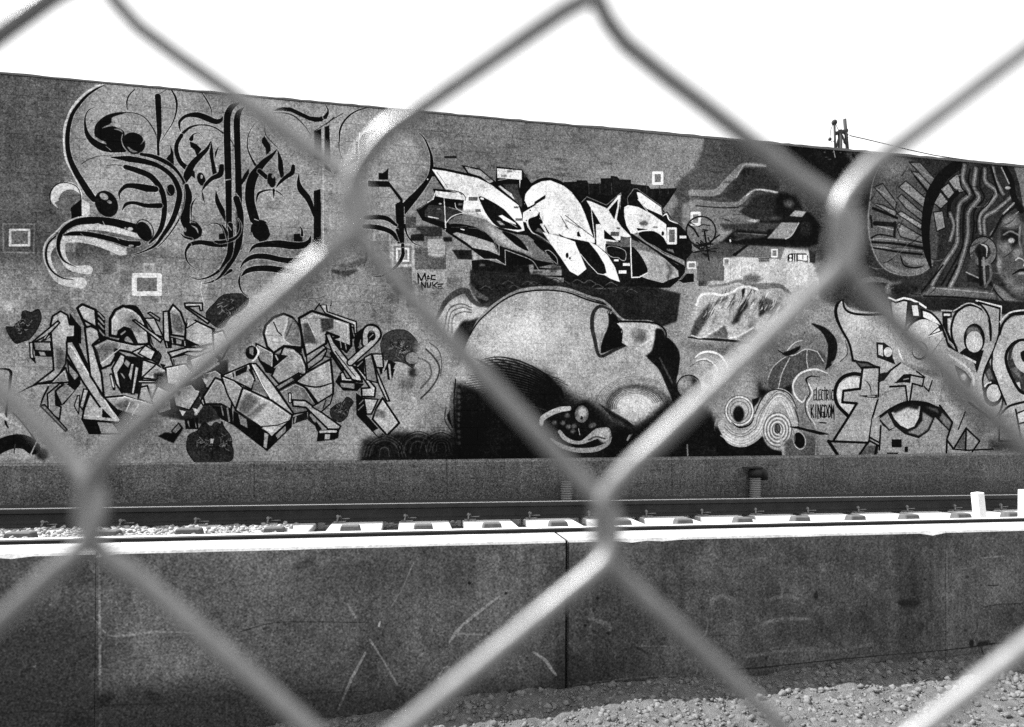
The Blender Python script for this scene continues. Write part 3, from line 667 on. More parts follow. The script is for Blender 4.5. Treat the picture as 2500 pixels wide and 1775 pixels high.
    P("940 848 1100 865 960 885", .03); C("960 905 1060 885 1180 890 1290 960 1340 1040", 9, .86); L("945 835 1110 835", 16, .8, 3); E(1040, 785, 60, 34, .35, 8); E(1190, 838, 40, 14, .4, 5); E(1290, 920, 18, 30, .04)
    P("945 375 990 380 1262 570 1285 685 1200 645 1080 595 1020 540 970 480", .84); L("960 470 1090 630", 8, .8)
    C("1290 690 1340 665 1370 735 1420 765 1490 790", [10, 20, 16, 14, 8], .84)
    ring(1358, 855, 1462, 1050, 30, .86, .36, 3)
    P("1340 1120 1420 1130 1440 1180 1340 1140", .4, 2)
    P("880 1080 1060 1110 1300 1240 1490 1410 1500 1490 1370 1535 1290 1575 1080 1520 980 1480 1085 1440 1060 1330 960 1180", .6, 2)
    P("1320 1280 1400 1340 1430 1440 1350 1540 1330 1480 1370 1400", .36, 12); P("880 1000 1080 1080 1290 1230 1100 1160 880 1120", .4, 5)
    B("875 1120 950 1150 1050 1300 1085 1430 960 1485 880 1490", .035); L("865 980 868 1200 880 1502 980 1498 1085 1442", 15, .86)
    for a in ("645 1262 705 1288", "762 1312 855 1348", "707 1408 808 1450", "1512 950 1600 985"): box4(*[float(u) for u in a.split()], .86)
    C("548 1160 552 1100 640 1090 790 1150 795 1270 740 1270 700 1240 620 1232 560 1190", 8, .6, 0, 1, True)
    P("-300 900 0 980 130 1030 200 1200 280 1390 170 1480 60 1420 -60 1240 -160 1100", .86)
    B("138 1022 300 1070 430 1190 520 1350 545 1450 420 1450 310 1320 200 1190", .035)
    P("300 1020 420 1080 560 1205 660 1370 722 1562 600 1520 500 1460 545 1440 520 1330 430 1180", .85)
    L("200 1190 310 1325 430 1450 505 1466", 9, .84)
    E(25, 1210, 20, 36, .05); E(62, 1248, 12, 18, .05)
    C("1270 560 1290 640 1340 650 1400 735 1490 785 1600 900 1675 1055 1680 1150", 9, .42, 1)
    L("830 530 820 450 905 330 950 330 1270 560", 9, .4, 1)
    P("1500 1545 1590 1450 1700 1450 1700 1560 1560 1575", .05); L("1500 1535 1540 1520 1600 1450", 8, .5)
    box4(1760, 1200, 1880, 1240, .25)
    def grid(x0, y0, x1, y1, tone=.12, base=None):
        if base: box4(x0, y0, x1, y1, base, 2)
        n = 8
        for i in range(n + 1):
            y = y0 + (y1 - y0) * i / n
            L([x0, y, x1, y], (y1 - y0) / n * .62, tone, 1)
        for i in range(n):
            x = x0 + (x1 - x0) * i / (n - 1)
            L([x, y0, x, y1], (x1 - x0) / n * .25, tone, 1)
    grid(1772, 1450, 1910, 1600, .14, .4)
    box4(1760, 1240, 1920, 1440, .34, 3)
    ring(1625, 1300, 1720, 1378, 22, .78, .42, 4); ring(2098, 1252, 2168, 1346, 18, .8, .45, 3)
    ring(1672, 650, 1775, 800, 34, .82, .45, 3); ring(1165, 118, 1280, 260, 36, .88, .38, 3)
    L(ell(1795, 890, 195, 195), 22, .07, 1, .9, closed=True)
    for i in range(16):
        x, y = rng.uniform(1680, 1900), rng.uniform(780, 1250)
        C([x, y, x + rng.uniform(-60, 120), y + rng.uniform(-30, 60), x + rng.uniform(-40, 160), y + rng.uniform(-60, 40)], rng.uniform(10, 20), .06, 1, .9)
    L("1700 1080 1950 1060", 20, .07); L("1840 900 1900 1270", 26, .07); L("1620 800 1700 860 1760 960", 26, .07); L("1720 1160 2040 1110", 12, .09)

    # ---- the big upturned head
    T(1040, 640, .30786)
    P("350 60 900 95 1050 155 1150 165 1400 215 1560 190 1819 200 2020 250 1990 470 1850 520 1700 480 1540 470 1450 350 1050 190 800 205 600 300 470 380 380 260 350 170", .13, 6)
    for k in range(26):
        x, y = 380 + k * 55 + rng.uniform(-10, 10), 150 + 5 * abs(k - 10) + rng.uniform(-20, 60)
        C([x, y, x + 40, y - 22, x + 90, y + 4], 7, rng.choice([.05, .3]), 2, .8)
    P("0 200 260 200 330 700 240 1000 230 1400 -80 1400 -80 700", .5, 20)
    B("80 480 120 400 150 340 200 300 300 280 400 340 500 370 450 470 350 590 280 690 200 620 130 570", .7, 8)
    C("70 480 110 400 160 310 240 245 320 230 365 300 430 340 500 330", [10, 30, 40, 50, 50, 40, 30, 16], .2, 8, .85)
    C("350 180 400 250 480 290", [20, 50, 30], .3, 12)
    B("290 470 350 460 420 450 350 600 275 700 215 620 230 560", .1, 8)
    for d in (0, 34, 64): C([205 - d, 560 - d * .3, 215 - d * .5, 440 - d, 290 - d * .2, 395 - d, 360, 400 - d * .6], 11, .34, 4, .8)
    C("0 690 60 750 105 830 90 920 30 1010 -40 1080", 14, .18, 3); C("30 640 100 700 125 800 115 900", 9, .26, 4); C("-60 760 20 800 40 900 -40 1000", 14, .3, 5)
    C("200 1180 180 1230 215 1300", 26, .1, 6); C("160 1150 150 1250 200 1340", 10, .25, 3); C("240 1000 200 1100 210 1250 260 1380", 26, .42, 8)
    P("-500 1400 -200 1340 0 1370 230 1370 300 1720 -560 1720", .09, 22)
    for cx, cy in ((-330, 1500), (-60, 1470), (120, 1460)):
        for r in range(40, 190, 26): C([cx - r, cy + 40, cx - r * .75, cy - r * .4, cx, cy - r * .75, cx + r * .75, cy - r * .4, cx + r, cy + 40], 8, rng.choice([.04, .24]), 2, .7)
    head = "240 1570 225 1100 235 930 265 800 310 660 400 500 480 410 560 340 640 285 740 248 840 230 940 225 1040 228 1120 245 1220 285 1300 308 1420 345 1500 440 1590 650 1700 690 1790 750 1874 860 1980 1040 2030 1200 2025 1570"
    P(head, .60)
    C("300 720 350 590 420 455 500 370 600 295 690 245 780 215 950 198 1120 212 1300 275 1420 315 1540 440 1600 465 1700 468 1780 472 1870 520", 18, .52, 3)
    C("285 720 335 600 410 480 500 392 590 318 690 262 780 236 940 222 1120 240 1290 302 1420 335", 12, .05, 1)
    E(780, 560, 260, 130, .82, 110); E(1180, 480, 120, 120, .66, 60, .7); E(560, 620, 120, 160, .68, 80, .7); E(1560, 840, 260, 110, .66, 80, .7); E(1150, 700, 160, 160, .64, 60, .7)
    E(960, 500, 60, 100, .66, 50, .7)
    P("400 850 520 800 680 800 860 850 1000 920 1100 1010 1200 1080 1330 1110 1420 1150 1500 1230 1560 1310 1700 1350 1850 1310 2030 1240 2040 1720 220 1720 228 1020 320 1000 460 1040 470 960", .1, 46)
    P("600 860 800 850 960 900 1060 980 1140 1080 1000 1160 700 1060", .08, 30)
    for k in range(17):                                   # layered brush arcs along the edge of the shade
        dx, dy = -k * 7, k * 21
        C([436 + dx * 2, 776 + dy, 560 + dx, 752 + dy, 700 + dx * .7, 772 + dy * .95, 840 + dx * .5, 826 + dy * .85, 960 + dx * .3, 900 + dy * .75, 1060, 1000 + dy * .6, 1110, 1090 + dy * .45], [3, 10, 13, 14, 14, 12, 4], .05, 3, .85)
        C([470 + dx * 2, 790 + dy, 600 + dx, 770 + dy, 720 + dx * .7, 790 + dy * .95, 850 + dx * .5, 842 + dy * .85, 960 + dx * .3, 916 + dy * .75, 1050, 1010 + dy * .6], [2, 6, 7, 6, 2], .38 - .012 * k, 4, .8)
    for k in range(30):
        x = 420 + k * 22; y = 770 + (k % 4) * 16 + max(0, k - 12) * 9
        C([x - 60, y - 14, x, y + 6, x + 70, y + 40], [1, 8, 3], .07, 3, .7)
    P("232 950 330 980 420 1020 560 1100 800 1230 940 1380 1140 1720 220 1720", .05, 20)
    C("235 930 222 1100 232 1300 255 1420", 10, .03); 
    for y in range(1020, 1440, 46): E(262, y, 12, 16, .3, 4, .8)
    E(1655, 1120, 185, 110, .74, 50); P("1470 1040 1700 990 1819 1060 1819 1200 1640 1230 1490 1150", .66, 40, .8)
    for r in range(150, 330, 15):
        pts = []
        for a in range(178, 350, 18):
            pts += [1660 + r * 1.02 * math.cos(R(a)), 1160 + r * .80 * math.sin(R(a))]
        C(pts, [10, 9, 5, 6, 9, 10], .12 if r < 240 else .3, 4, .75 if r < 240 else .45)
    C("1440 1150 1480 1060 1560 1000 1680 985 1800 1010 1900 1080 1960 1170", [60, 50, 40, 36, 50, 60, 70], .2, 26, .6)
    E(1660, 1130, 150, 80, .76, 40)
    for k in range(16): C([1370 + k * 14, 1120 + k * 8, 1440 + k * 16, 1190 + k * 9, 1500 + k * 16, 1270 + k * 6], [2, 9, 3], .06, 3, .8)
    P("1480 1260 1600 1300 1760 1280 1880 1240 2030 1200 2040 1720 1300 1720 1430 1500 1500 1400", .06, 28)
    for k in range(14): C([1620, 1290 + k * 9, 1720 + k * 10, 1300 + k * 6, 1850 + k * 6, 1250 + k * 4], [2, 8, 3], .3, 4, .5)
    B("940 1260 1000 1230 1120 1180 1260 1100 1360 1180 1430 1290 1470 1360 1440 1440 1250 1500 1080 1460 980 1370", .07, 14)
    C("915 1285 925 1240 985 1200 1060 1170 1135 1160", [30, 44, 42, 44, 36], .66, 3)
    E(1235, 1205, 54, 68, .42, 3); E(1240, 1190, 34, 36, .66, 6); E(1235, 1235, 10, 14, .1, 2); L(ell(1235, 1205, 62, 76), 10, .05, 2, closed=True)
    C("1060 1345 1100 1395 1160 1425 1230 1430 1290 1400 1360 1360 1430 1345", [30, 36, 30, 26, 50, 80, 70], .6, 4); E(1415, 1375, 52, 56, .66, 8); C("1290 1410 1350 1385 1420 1400", 12, .25, 5)
    C("990 1400 1060 1450 1160 1485 1260 1493 1360 1480 1440 1440 1472 1390", [14, 34, 36, 38, 40, 30, 8], .56, 3)
    for x, y in ((1020, 1275), (1085, 1275), (1130, 1305), (1165, 1340), (1175, 1300), (1310, 1300), (1330, 1290), (1120, 1215)): E(x, y, 20, 18, .34, 6)
    C("1210 1320 1220 1370", 5, .7); P("1590 1410 1610 1370 1645 1355 1620 1390 1600 1420", .7)
    # nostril-like opening and ear
    C("1470 380 1380 350 1325 410 1318 520 1340 620 1362 720 1400 745 1500 695 1590 655", [16, 26, 30, 34, 30, 26, 26, 26, 20], .16, 6)
    B("1440 385 1510 430 1560 550 1590 640 1480 690 1385 720 1400 620 1440 520 1450 450", .05, 3)
    B("1370 440 1400 415 1432 450 1430 500 1395 560 1368 500", .62, 4); C("1400 560 1380 640 1380 710", 12, .5, 4)
    for k in range(6): E(1385 + 16 * k, 378 + 5 * k, 6, 10, .5, 2)
    for k in range(5): E(1535 + 9 * k, 480 + 36 * k, 6, 10, .45, 2)
    T(1540, 640, .30786)
    # ---- pale panel, mountains
    P("620 150 740 60 1000 40 1400 0 1480 120 1400 420 1150 520 900 640 500 620 440 560 520 300", .6, 16)
    P("740 20 1200 -10 1400 0 1400 160 1230 230 1000 200 740 160", .72, 10)
    for x in (790, 880, 960): L([x, -20, x, 150], 3, .5, 1)
    box4(525, 30, 740, 148, .34, 2); E(960, 130, 70, 35, .36, 12)
    C("620 190 740 180 860 150 960 190 1060 190 1180 190 1270 250", [12, 20, 26, 40, 50, 40, 20], .42, 10)
    B("470 590 500 440 530 320 560 255 640 245 770 240 860 200 960 190 1060 240 1160 300 1260 370 1200 440 1000 620 840 622 600 606", .66, 3)
    P("465 590 510 460 640 310 625 400 590 490 520 590", .24, 10); P("620 560 660 420 700 360 680 480", .5, 12)
    P("790 500 840 400 895 270 925 300 935 350 890 400 850 480", .16, 9); P("700 570 740 495 770 560 760 600", .3, 5)
    P("880 220 905 200 905 260 885 290", .12, 3); P("815 250 835 250 800 360 780 400", .28, 6); P("640 330 700 300 760 270 780 290 720 320", .34, 6)
    P("1020 300 1055 300 1070 400 1015 440", .2, 8); P("1040 255 1120 300 1240 350 1140 440 1070 390", .3, 12); P("960 290 990 290 980 330", .3, 4); P("970 215 985 220 980 250", .2, 3)
    P("920 520 960 420 990 460 980 540", .5, 12)
    P("600 602 740 505 775 606", .34, 6); P("850 612 975 520 1020 560 940 640", .36, 8)
    for k in range(70):
        u = rng.uniform(0, 1); x = 560 + 640 * u; y = 330 - 150 * math.sin(u * 3.0) + rng.uniform(-10, 130)
        ln = rng.uniform(30, 120)
        C([x, y, x - ln * .25 + rng.uniform(-8, 8), y + ln * .6, x - ln * .55, y + ln], [3, rng.uniform(6, 16), 2], rng.choice([.2, .3, .84, .78, .5]), 3, .75)
    C("455 595 530 605 600 610 700 616 840 628 970 640", [10, 16, 16, 22, 20, 6], .06, 2)
    C("520 340 560 262 650 250 720 262 800 240 860 205 930 196 1000 215", 18, .84, 4); C("790 600 840 590 900 560 970 520", 14, .8, 3); C("480 580 560 600 640 560 720 510", 10, .74, 3)
    P("380 640 900 640 900 740 700 760 480 700", .36, 22)
    C("940 640 860 650 830 700 860 720", 16, .2, 6)
    E(640, 860, 150, 130, .56, 20); C("505 760 560 720 640 712 720 750 780 850", [5, 16, 18, 16, 8], .8, 3); C("520 780 600 770 660 810 690 860", 10, .76, 4); P("590 900 660 880 640 980 580 960", .3, 8); C("470 830 560 780 640 800", 8, .36, 4)
    # ear-like pale form and dark collar beside the head
    P("-110 485 0 478 150 485 220 505 262 560 250 660 200 735 130 740 60 700 -20 670 -70 640 -60 540", .7, 2)
    E(70, 585, 55, 60, .36, 20); E(40, 560, 40, 30, .5, 14); C("40 690 100 650 180 600", 16, .8, 8)
    C("-120 470 0 470 140 474 230 500 280 560 270 640", 14, .05); B("200 530 255 540 275 620 240 720 170 755 120 745 165 700 190 600", .06, 5)
    B("270 600 340 640 388 730 380 860 365 960 430 1120 360 1150 290 1000 220 850 130 750 210 710", .06, 3); C("230 760 280 860 330 960", 16, .2, 6)
    E(460, 990, 92, 92, .4, 4); E(420, 960, 50, 40, .56, 14); P("480 900 540 950 545 1040 460 1090 430 1060 500 1000", .08, 12); L(ell(460, 990, 94, 94), 9, .05, 2, closed=True)
    # almond eye
    P("1000 620 1400 560 1560 560 1640 760 1540 860 1280 1080 1000 1100 950 900", .4, 34)
    C("1440 490 1530 540 1590 620 1600 700 1580 790 1545 850", [14, 50, 84, 84, 56, 10], .06, 8)
    B("1090 960 1105 880 1150 800 1230 745 1350 700 1430 690 1530 720 1540 800 1430 830 1330 900 1190 1000 1110 1005", .27, 4)
    for t in ("1085 930 1130 830 1230 750 1300 735 1390 690 1480 710", "1400 690 1395 770 1405 840", "1170 1000 1200 880 1260 760", "1480 710 1530 790"): C(t, 9, .62, 2)
    B("1200 725 1260 700 1340 665 1330 700 1250 745", .05, 3); P("1010 900 1040 1000 1100 1020 1200 1000 1285 950 1280 1080 1130 1050 1010 1090", .06, 14)
    C("1240 700 1300 640 1360 620", 9, .7, 3); C("1170 700 1230 740", 10, .1, 3); C("1640 560 1700 640 1690 740 1600 800", 26, .6, 12, .7); C("1700 620 1720 720 1660 790", 8, .25, 4)
    # curling clouds
    P("280 1100 460 1060 640 1200 700 1300 740 1680 -60 1685 0 1350", .07, 24)
    P("430 1430 690 1480 730 1650 430 1650", .1, 3); C("448 1450 452 1560", 12, .5, 3); C("690 1250 670 1310 700 1400 735 1550", 22, .5, 6)
    P("660 1290 740 1380 900 1450 1050 1370 1130 1480 1200 1500 1205 1650 700 1650", .05, 6)
    C("720 1290 800 1390 900 1405 1000 1340 1050 1220 1090 1120 1170 1060 1250 1100 1300 1220 1310 1350", [70, 110, 120, 120, 126, 130, 120, 110, 96, 60], .62, 4)
    E(862, 1180, 128, 130, .6, 4)
    for w, r in ((9, 118), (8, 96), (8, 72)): L(ell(862, 1180, r, r * 1.05), w, .36, 3, closed=True)
    L(ell(862, 1180, 106, 112), 9, .8, 3, closed=True); E(855, 1205, 44, 66, .05, 5); C("800 1270 860 1310 940 1290 980 1230", [6, 14, 14, 4], .04)
    for d in (-44, -24, 0, 22, 42):
        C([730 + d * .4, 1330 - d, 810, 1390 - d, 900, 1402 - d, 1000 - d * .3, 1335 - d, 1050 - d, 1225, 1095 - d, 1130 + d * .4, 1170, 1062 - d, 1245 + d, 1105, 1300 + d * .8, 1230], 7, .36 if d % 4 else .8, 3, .85)
    C("985 1200 1030 1100 1090 1030 1170 1010 1260 1050 1320 1160", 10, .12, 3); C("1300 1150 1330 1250 1335 1330", [6, 14, 8], .04)
    P("960 1090 1020 1070 1010 1110 970 1160", .05, 3)
    E(1165, 1340, 122, 150, .6, 5)
    for r in (112, 88, 64, 42): L(ell(1165, 1330, r, r * 1.22), 8, .34, 3, closed=True); L(ell(1165, 1330, r - 12, (r - 12) * 1.22), 7, .8, 3, closed=True)
    E(1163, 1322, 22, 36, .3, 3); L(ell(1163, 1322, 22, 36), 7, .05, 1, closed=True); C("1180 1360 1200 1450 1215 1545", [14, 26, 22], .6, 3); C("1160 1330 1185 1360", 7, .05)
    P("1220 1420 1400 1330 1480 1400 1485 1545 1230 1545", .32, 10)
    E(1335, 1412, 42, 64, .03, 2, 1, -15); L(ell(1337, 1415, 48, 70, -15), 8, .66, 2, closed=True)
    C("1290 1460 1300 1380 1270 1280", 8, .4, 3); C("1460 1300 1470 1400 1465 1540", 10, .55, 3)
    P("1320 900 1480 850 1560 890 1500 940 1420 960 1440 1060 1400 1140 1440 1260 1500 1300 1480 1400 1340 1340 1320 1150 1280 1060", .45, 12)
    C("1560 880 1460 850 1350 880 1290 960 1300 1050 1360 1110 1390 1060", [6, 14, 16, 16, 14, 12, 5], .78, 4)
    C("1500 912 1430 905 1392 928 1402 965", [4, 10, 18, 8], .04); C("1402 965 1420 1040 1385 1110 1390 1190 1430 1270", [5, 10, 8, 8, 4], .08)
    C("1410 960 1440 1040 1400 1120 1410 1200 1460 1290 1480 1360", 12, .72, 4)
    P("1440 960 1620 960 1630 1290 1560 1400 1470 1380", .56, 10)
    cv.glyphs(1452, 1012, 20, 82, "ELECTRIC", 8, .05)
    cv.glyphs(1430, 1132, 27, 100, "KINGDOM", 9, .04)
    L("1500 1272 1548 1276", 10, .05); cv.glyphs(1502, 1305, 21, 62, "2015", 7, .06, -4)

    # ---- carved figure with head-dress, far upper right
    T(2060, 370, .43307)
    P("100 60 250 20 1100 80 1100 870 860 830 440 800 240 720 120 600", .15, 8)
    P("960 88 1100 95 1100 460 1010 300 990 180", .42, 2)
    P("0 440 140 520 220 660 280 740 60 900 -60 860", .16, 16)
    B("215 65 300 35 400 55 480 150 530 300 530 420 520 600 430 690 320 700 220 655 160 560 132 420 150 260", .30, 5)
    E(280, 90, 70, 60, .42, 22)
    for t, g in (("310 200 350 165 470 270 455 320", .5), ("303 262 325 240 450 350 442 392 350 320", .42), ("300 350 322 335 442 410 436 442", .52), ("294 418 312 400 445 480 445 515 320 480", .42), ("380 110 440 120 510 210 480 230", .42), ("370 60 430 60 520 160 500 200", .38), ("170 200 220 180 300 290 290 330", .38), ("165 290 220 300 300 340 290 370", .44)):
        P(t, g, 4); v = cv.pts(t); L(v.ravel(), 7, .07, 4, .9, closed=True)
        c = v.mean(0); C(np.concatenate([v[0] * .8 + c * .2, c, v[2] * .75 + c * .25]), 5, .56, 4, .7)
    for t, w in (("150 490 200 468 290 482", 9), ("150 510 300 520 455 545", 14), ("175 405 285 412", 26), ("152 365 158 425", 14), ("165 320 230 345 300 375", 16), ("160 540 300 565 440 580", 12), ("320 590 340 640 400 655 480 640", 9), ("480 240 400 140", 10), ("290 400 285 480", 16)):
        C(t, w, .05, 3)
    for t in ("150 497 230 492 440 520", "165 535 300 548 440 560", "215 60 170 150 150 260 138 400 160 540 220 650 320 695 430 688 500 640", "190 420 280 440"): C(t, 7, .5, 5, .85)
    C("240 640 320 675 430 670 490 620", 26, .44, 10, .8); P("320 590 440 602 500 600 470 635 370 640", .46, 5)
    C("650 70 560 140 490 260 462 420 470 560 490 650", [60, 66, 70, 54, 44, 16], .04, 3)
    for t in ("590 165 640 125 690 222 640 235", "545 212 590 178 632 242 590 268", "508 292 545 226 590 282 548 322", "505 342 558 335 572 430 524 450"): P(t, .5, 2); L(t, 6, .05, 1, closed=True)
    C("640 230 600 280 590 360", 26, .04, 6)
    for t, w in (("680 80 672 160 708 240 652 300 640 430 636 520 560 640 500 750", 30), ("745 100 735 200 762 262 704 340 700 460 680 560 640 680 600 760", 32), ("795 100 800 170 862 232 800 320 765 370 772 455", 30), ("950 250 860 330 795 372 795 465", 26), ("840 90 860 160 900 240", 26), ("600 350 620 420 600 500", 26), ("850 440 830 470 840 520", 20)):
        C(t, w * 1.25, .04, 4); C(t, w, .30, 6); C(t, w * .34, .5, 4, .9)
    for t, w in (("712 100 702 170 736 252 680 322 672 450 668 540 604 660 552 750", 11), ("770 110 768 200 792 262 735 340 735 420 720 520", 10), ("655 110 660 190 700 245", 10), ("840 250 810 300 760 350 745 460", 8), ("985 300 900 360 860 430 830 480", 14), ("830 90 870 230", 16), ("640 640 580 760", 12), ("905 90 940 160 960 260 1000 330", 40), ("560 640 440 790", 10)):
        C(t, w, .04, 3)
    L("890 90 932 180", 8, .56, 2); E(925, 205, 16, 9, .6, 2)
    L("960 290 900 350", 10, .5, 3); L("985 340 930 380", 7, .5, 3)
    L(ell(785, 565, 62, 68), 42, .36, 5, closed=True); L(ell(785, 565, 78, 86), 8, .06, 3, closed=True); E(778, 560, 38, 42, .08, 5); C("770 520 805 540 805 590", [5, 14, 5], .6, 3)
    P("700 640 740 560 760 750 690 700", .18, 6); P("690 690 850 740 850 760 700 730", .06, 3); L("690 680 760 712", 7, .5, 3)
    L("765 560 772 750", 20, .04, 1); L("788 600 796 752", 14, .44, 2); C("820 620 830 700 800 760", 16, .3, 6)
    P("490 762 740 772 850 792 860 832 440 812", .33, 5); C("500 768 640 780 840 800", 6, .5, 3); C("450 815 640 822 860 842", 10, .04, 3)
    P("890 400 930 360 980 350 1005 400 1100 430 1100 870 940 800 880 700 862 560 870 450", .3, 6)
    E(940, 400, 40, 30, .42, 10); P("880 430 960 440 1000 420 1000 500 960 540 880 500", .08, 10); E(945, 502, 19, 15, .66, 3); C("900 470 940 450 985 470", 10, .4, 5)
    C("995 420 990 500 1005 580", 14, .44, 6); E(975, 575, 22, 28, .5, 8); E(915, 540, 24, 36, .44, 12); P("870 580 890 620 880 700 862 640", .5, 6)
    C("950 692 1000 668 1060 672", [6, 16, 16], .04, 2); E(1000, 688, 22, 7, .6, 3); E(940, 730, 26, 22, .42, 8); E(990, 770, 40, 24, .44, 10); C("968 612 990 600 1020 620 1015 645", 6, .7, 2)
    P("840 740 900 780 960 830 1100 870 1100 900 960 900 880 850", .4, 6); C("830 750 880 820 960 880 1060 890", 9, .05, 3)
    C("50 830 70 760 130 725 200 722 280 745", [14, 26, 32, 30, 10], .36, 10); P("165 822 250 745 335 728 265 795", .45, 6); C("40 850 80 900 200 905", 20, .3, 8)
    B("260 760 340 740 420 760 400 800 300 820", .1, 8)
    P("240 810 1100 850 1100 930 500 900 240 840", .1, 5)

    for k in range(40):
        x, y = rng.uniform(130, 1050), rng.uniform(90, 840); a = rng.uniform(-1.2, .3)
        C([x, y, x + 40 * math.cos(a), y + 40 * math.sin(a) + 8, x + 80 * math.cos(a), y + 80 * math.sin(a)], [2, 8, 2], rng.choice([.05, .05, .42]), 4, .6)
    # ---- outlined letters, lower right
    cv.sw = 1.35
    T(1960, 680, .28332)
    P("420 100 700 60 760 200 745 300 540 300 420 260 370 190", .2, 16)
    C("350 210 380 250 440 280 560 296 740 300", 16, .6, 5)
    P("335 185 350 245 420 290 560 318 700 320 780 355 765 205 900 190 888 400 868 470 950 395 1040 345 1160 392 1220 500 1242 620 1200 760 1215 880 1180 1000 1165 1115 1060 1070 940 1060 700 1160 640 1200 580 1370 560 1412 255 1400 390 1195 465 1075 345 1065 350 970 490 950 515 770 430 710 400 570 330 430 285 320 290 235", .6)
    E(420, 340, 80, 90, .7, 30, .8); E(1000, 440, 120, 80, .66, 30, .8); E(620, 620, 120, 120, .52, 40, .8)
    P("490 855 488 940 345 962 338 1065 460 1080 395 1172 320 1100 290 1000 315 905 400 850", .74, 2)
    C("335 185 292 235 287 320 330 430 400 560 432 705", [6, 22, 24, 18, 16, 18]); L("430 705 660 768", 16); P("440 705 560 715 670 770 500 780", .08, 2); P("470 725 560 735 600 760 510 765", .3, 3)
    L("515 770 492 950 350 968 340 1066 465 1076 390 1200 262 1400", 17); L("515 765 660 765 655 900 650 1030 600 1200 568 1410", 13); L("225 1402 560 1415", 15)
    C("500 828 430 822 345 852 292 920 277 1000 300 1090 390 1185", 24)
    P("470 1010 640 1000 640 1030 560 1025", .07); L("560 1012 620 1015", 8, .6); C("545 880 580 930 590 1000", [3, 8, 3])
    C("345 190 365 262 430 300 560 312 700 305 745 300", 15, .07, 2)
    L("745 160 760 250 775 355", 14); L("740 165 800 192 870 168 930 180 1000 210 1060 250", 13, .78); L("755 185 800 208 870 186 925 200", 12, .05); L("910 195 900 300 890 400 865 480", 14)
    P("905 200 1000 205 1035 330 900 395", .14); P("940 232 988 230 1002 322 952 322", .72)
    C("885 460 930 395 1010 345 1100 352 1180 402 1232 500 1246 600 1228 735", 15); P("1025 275 1120 310 1205 410 1150 385 1035 330", .76); L("1025 270 1030 330", 14); C("1020 265 1110 300 1190 390 1225 500", 14)
    E(1010, 622, 70, 80, .05); E(1002, 618, 58, 68, .66, 2); E(990, 600, 30, 36, .74, 14)
    P("632 548 700 552 765 600 775 680 800 742 640 680", .08); P("650 570 688 572 692 672 652 655", .68); E(733, 633, 36, 42, .72, 1); L("655 690 790 745", 8, .6)
    L("1208 520 1110 655 1180 740 1210 850", 12); C("1180 740 1225 880 1240 980", 10, .1, 2); P("1082 492 1182 402 1200 455 1085 512", .05); P("1105 480 1170 425 1185 448", .74); L("1085 500 1195 462", 9, .76)
    C("820 600 860 700 930 760 990 800", 10, .78, 3); P("840 700 980 760 1180 800 1160 860 1000 830 860 790", .4, 20)
    P("655 905 745 800 840 725 980 800 1110 850 1120 870 1085 970 1040 932 955 908 940 1100 910 1130 885 930 750 932 800 900 870 870 920 880 925 830", .62, 1)
    L("650 900 745 800 840 728", 12); P("660 820 760 800 700 880 660 890", .1); P("790 902 870 825 935 822 925 900 870 895", .07); L("870 870 910 862", 7, .6)
    L("980 800 1050 850", 10); L("925 830 1045 855 1030 930 950 905", 11); P("885 902 940 906 918 1125", .7); L("750 932 885 925 910 1135 945 905", 13); L("1045 930 1085 972 1115 880", 10)
    C("640 1040 720 980 850 945", 8, .5, 3)
    P("640 1205 740 1140 830 1080 960 1058 1060 1072 1175 1105 1300 1240 1262 1318 1140 1195 1090 1312 1000 1378 880 1342 800 1280 745 1315", .07)
    P("765 1155 850 1105 960 1095 1012 1100 1000 1200 960 1275 905 1295 840 1265 790 1210", .68, 2); P("760 1140 860 1090 1010 1088 990 1130 900 1110 800 1160", .1, 8)
    P("665 1208 730 1158 795 1280 748 1300 690 1240", .5); P("660 1215 700 1250 745 1300 690 1270", .08); P("1032 1150 1120 1205 1072 1305 1000 1352 900 1325 980 1290 1030 1225", .5, 4); P("1050 1100 1160 1120 1170 1160 1100 1130", .3, 4); P("1200 1160 1285 1240 1258 1300 1180 1210", .4, 5)
    C("640 1205 760 1120 900 1062 1060 1070 1160 1112", 12, .04)
    box4(765, 1385, 852, 1455, .04); box4(878, 1448, 906, 1496, .04); box4(724, 1500, 820, 1512, .04)
    L("222 1402 300 1520", 22); L("562 1412 490 1515", 16); L("672 1270 660 1475", 13); P("600 1200 665 1190 650 1360 580 1360", .55, 3); L("582 1372 655 1412", 12); L("578 1400 652 1440", 12); P("560 1440 650 1440 650 1510 500 1515", .3, 2); L("640 1440 625 1515", 20)
    P("1215 500 1260 600 1380 670 1520 820 1560 900 1640 1200 1540 1400 1460 1480 1400 1300 1300 1470 1240 1390 1290 1240 1180 1095 1210 900 1200 760 1110 655", .54, 2)
    P("1200 820 1400 1000 1600 1200 1560 1380 1420 1280 1260 1000", .36, 40)
    L("1180 1095 1290 1240 1240 1390 1300 1470 1408 1290 1402 1480", 14); L("1408 1290 1525 1400 1462 1490", 12); L("1242 1390 1238 1505", 14); L("1290 1470 1420 1480 1640 1470", 10, .06); P("1320 1460 1395 1330 1395 1470", .3)
    L("1340 1300 1400 1150", 10, .1, 2); C("1430 1070 1540 1150 1620 1205", 12, .1, 2)
    P("1225 520 1300 600 1350 640 1390 610 1380 660 1250 590", .06)
    P("1200 288 1285 288 1285 335 1245 345 1250 450 1300 570 1260 530 1205 400", .05); P("1215 302 1270 302 1270 322 1215 322", .7); P("1250 350 1275 350 1280 460 1300 560 1260 460", .68); L("1195 275 1285 278", 9, .6)
    P("1300 600 1285 440 1322 300 1430 228 1545 262 1612 370 1622 520 1560 700 1500 830 1480 740 1350 640", .62)
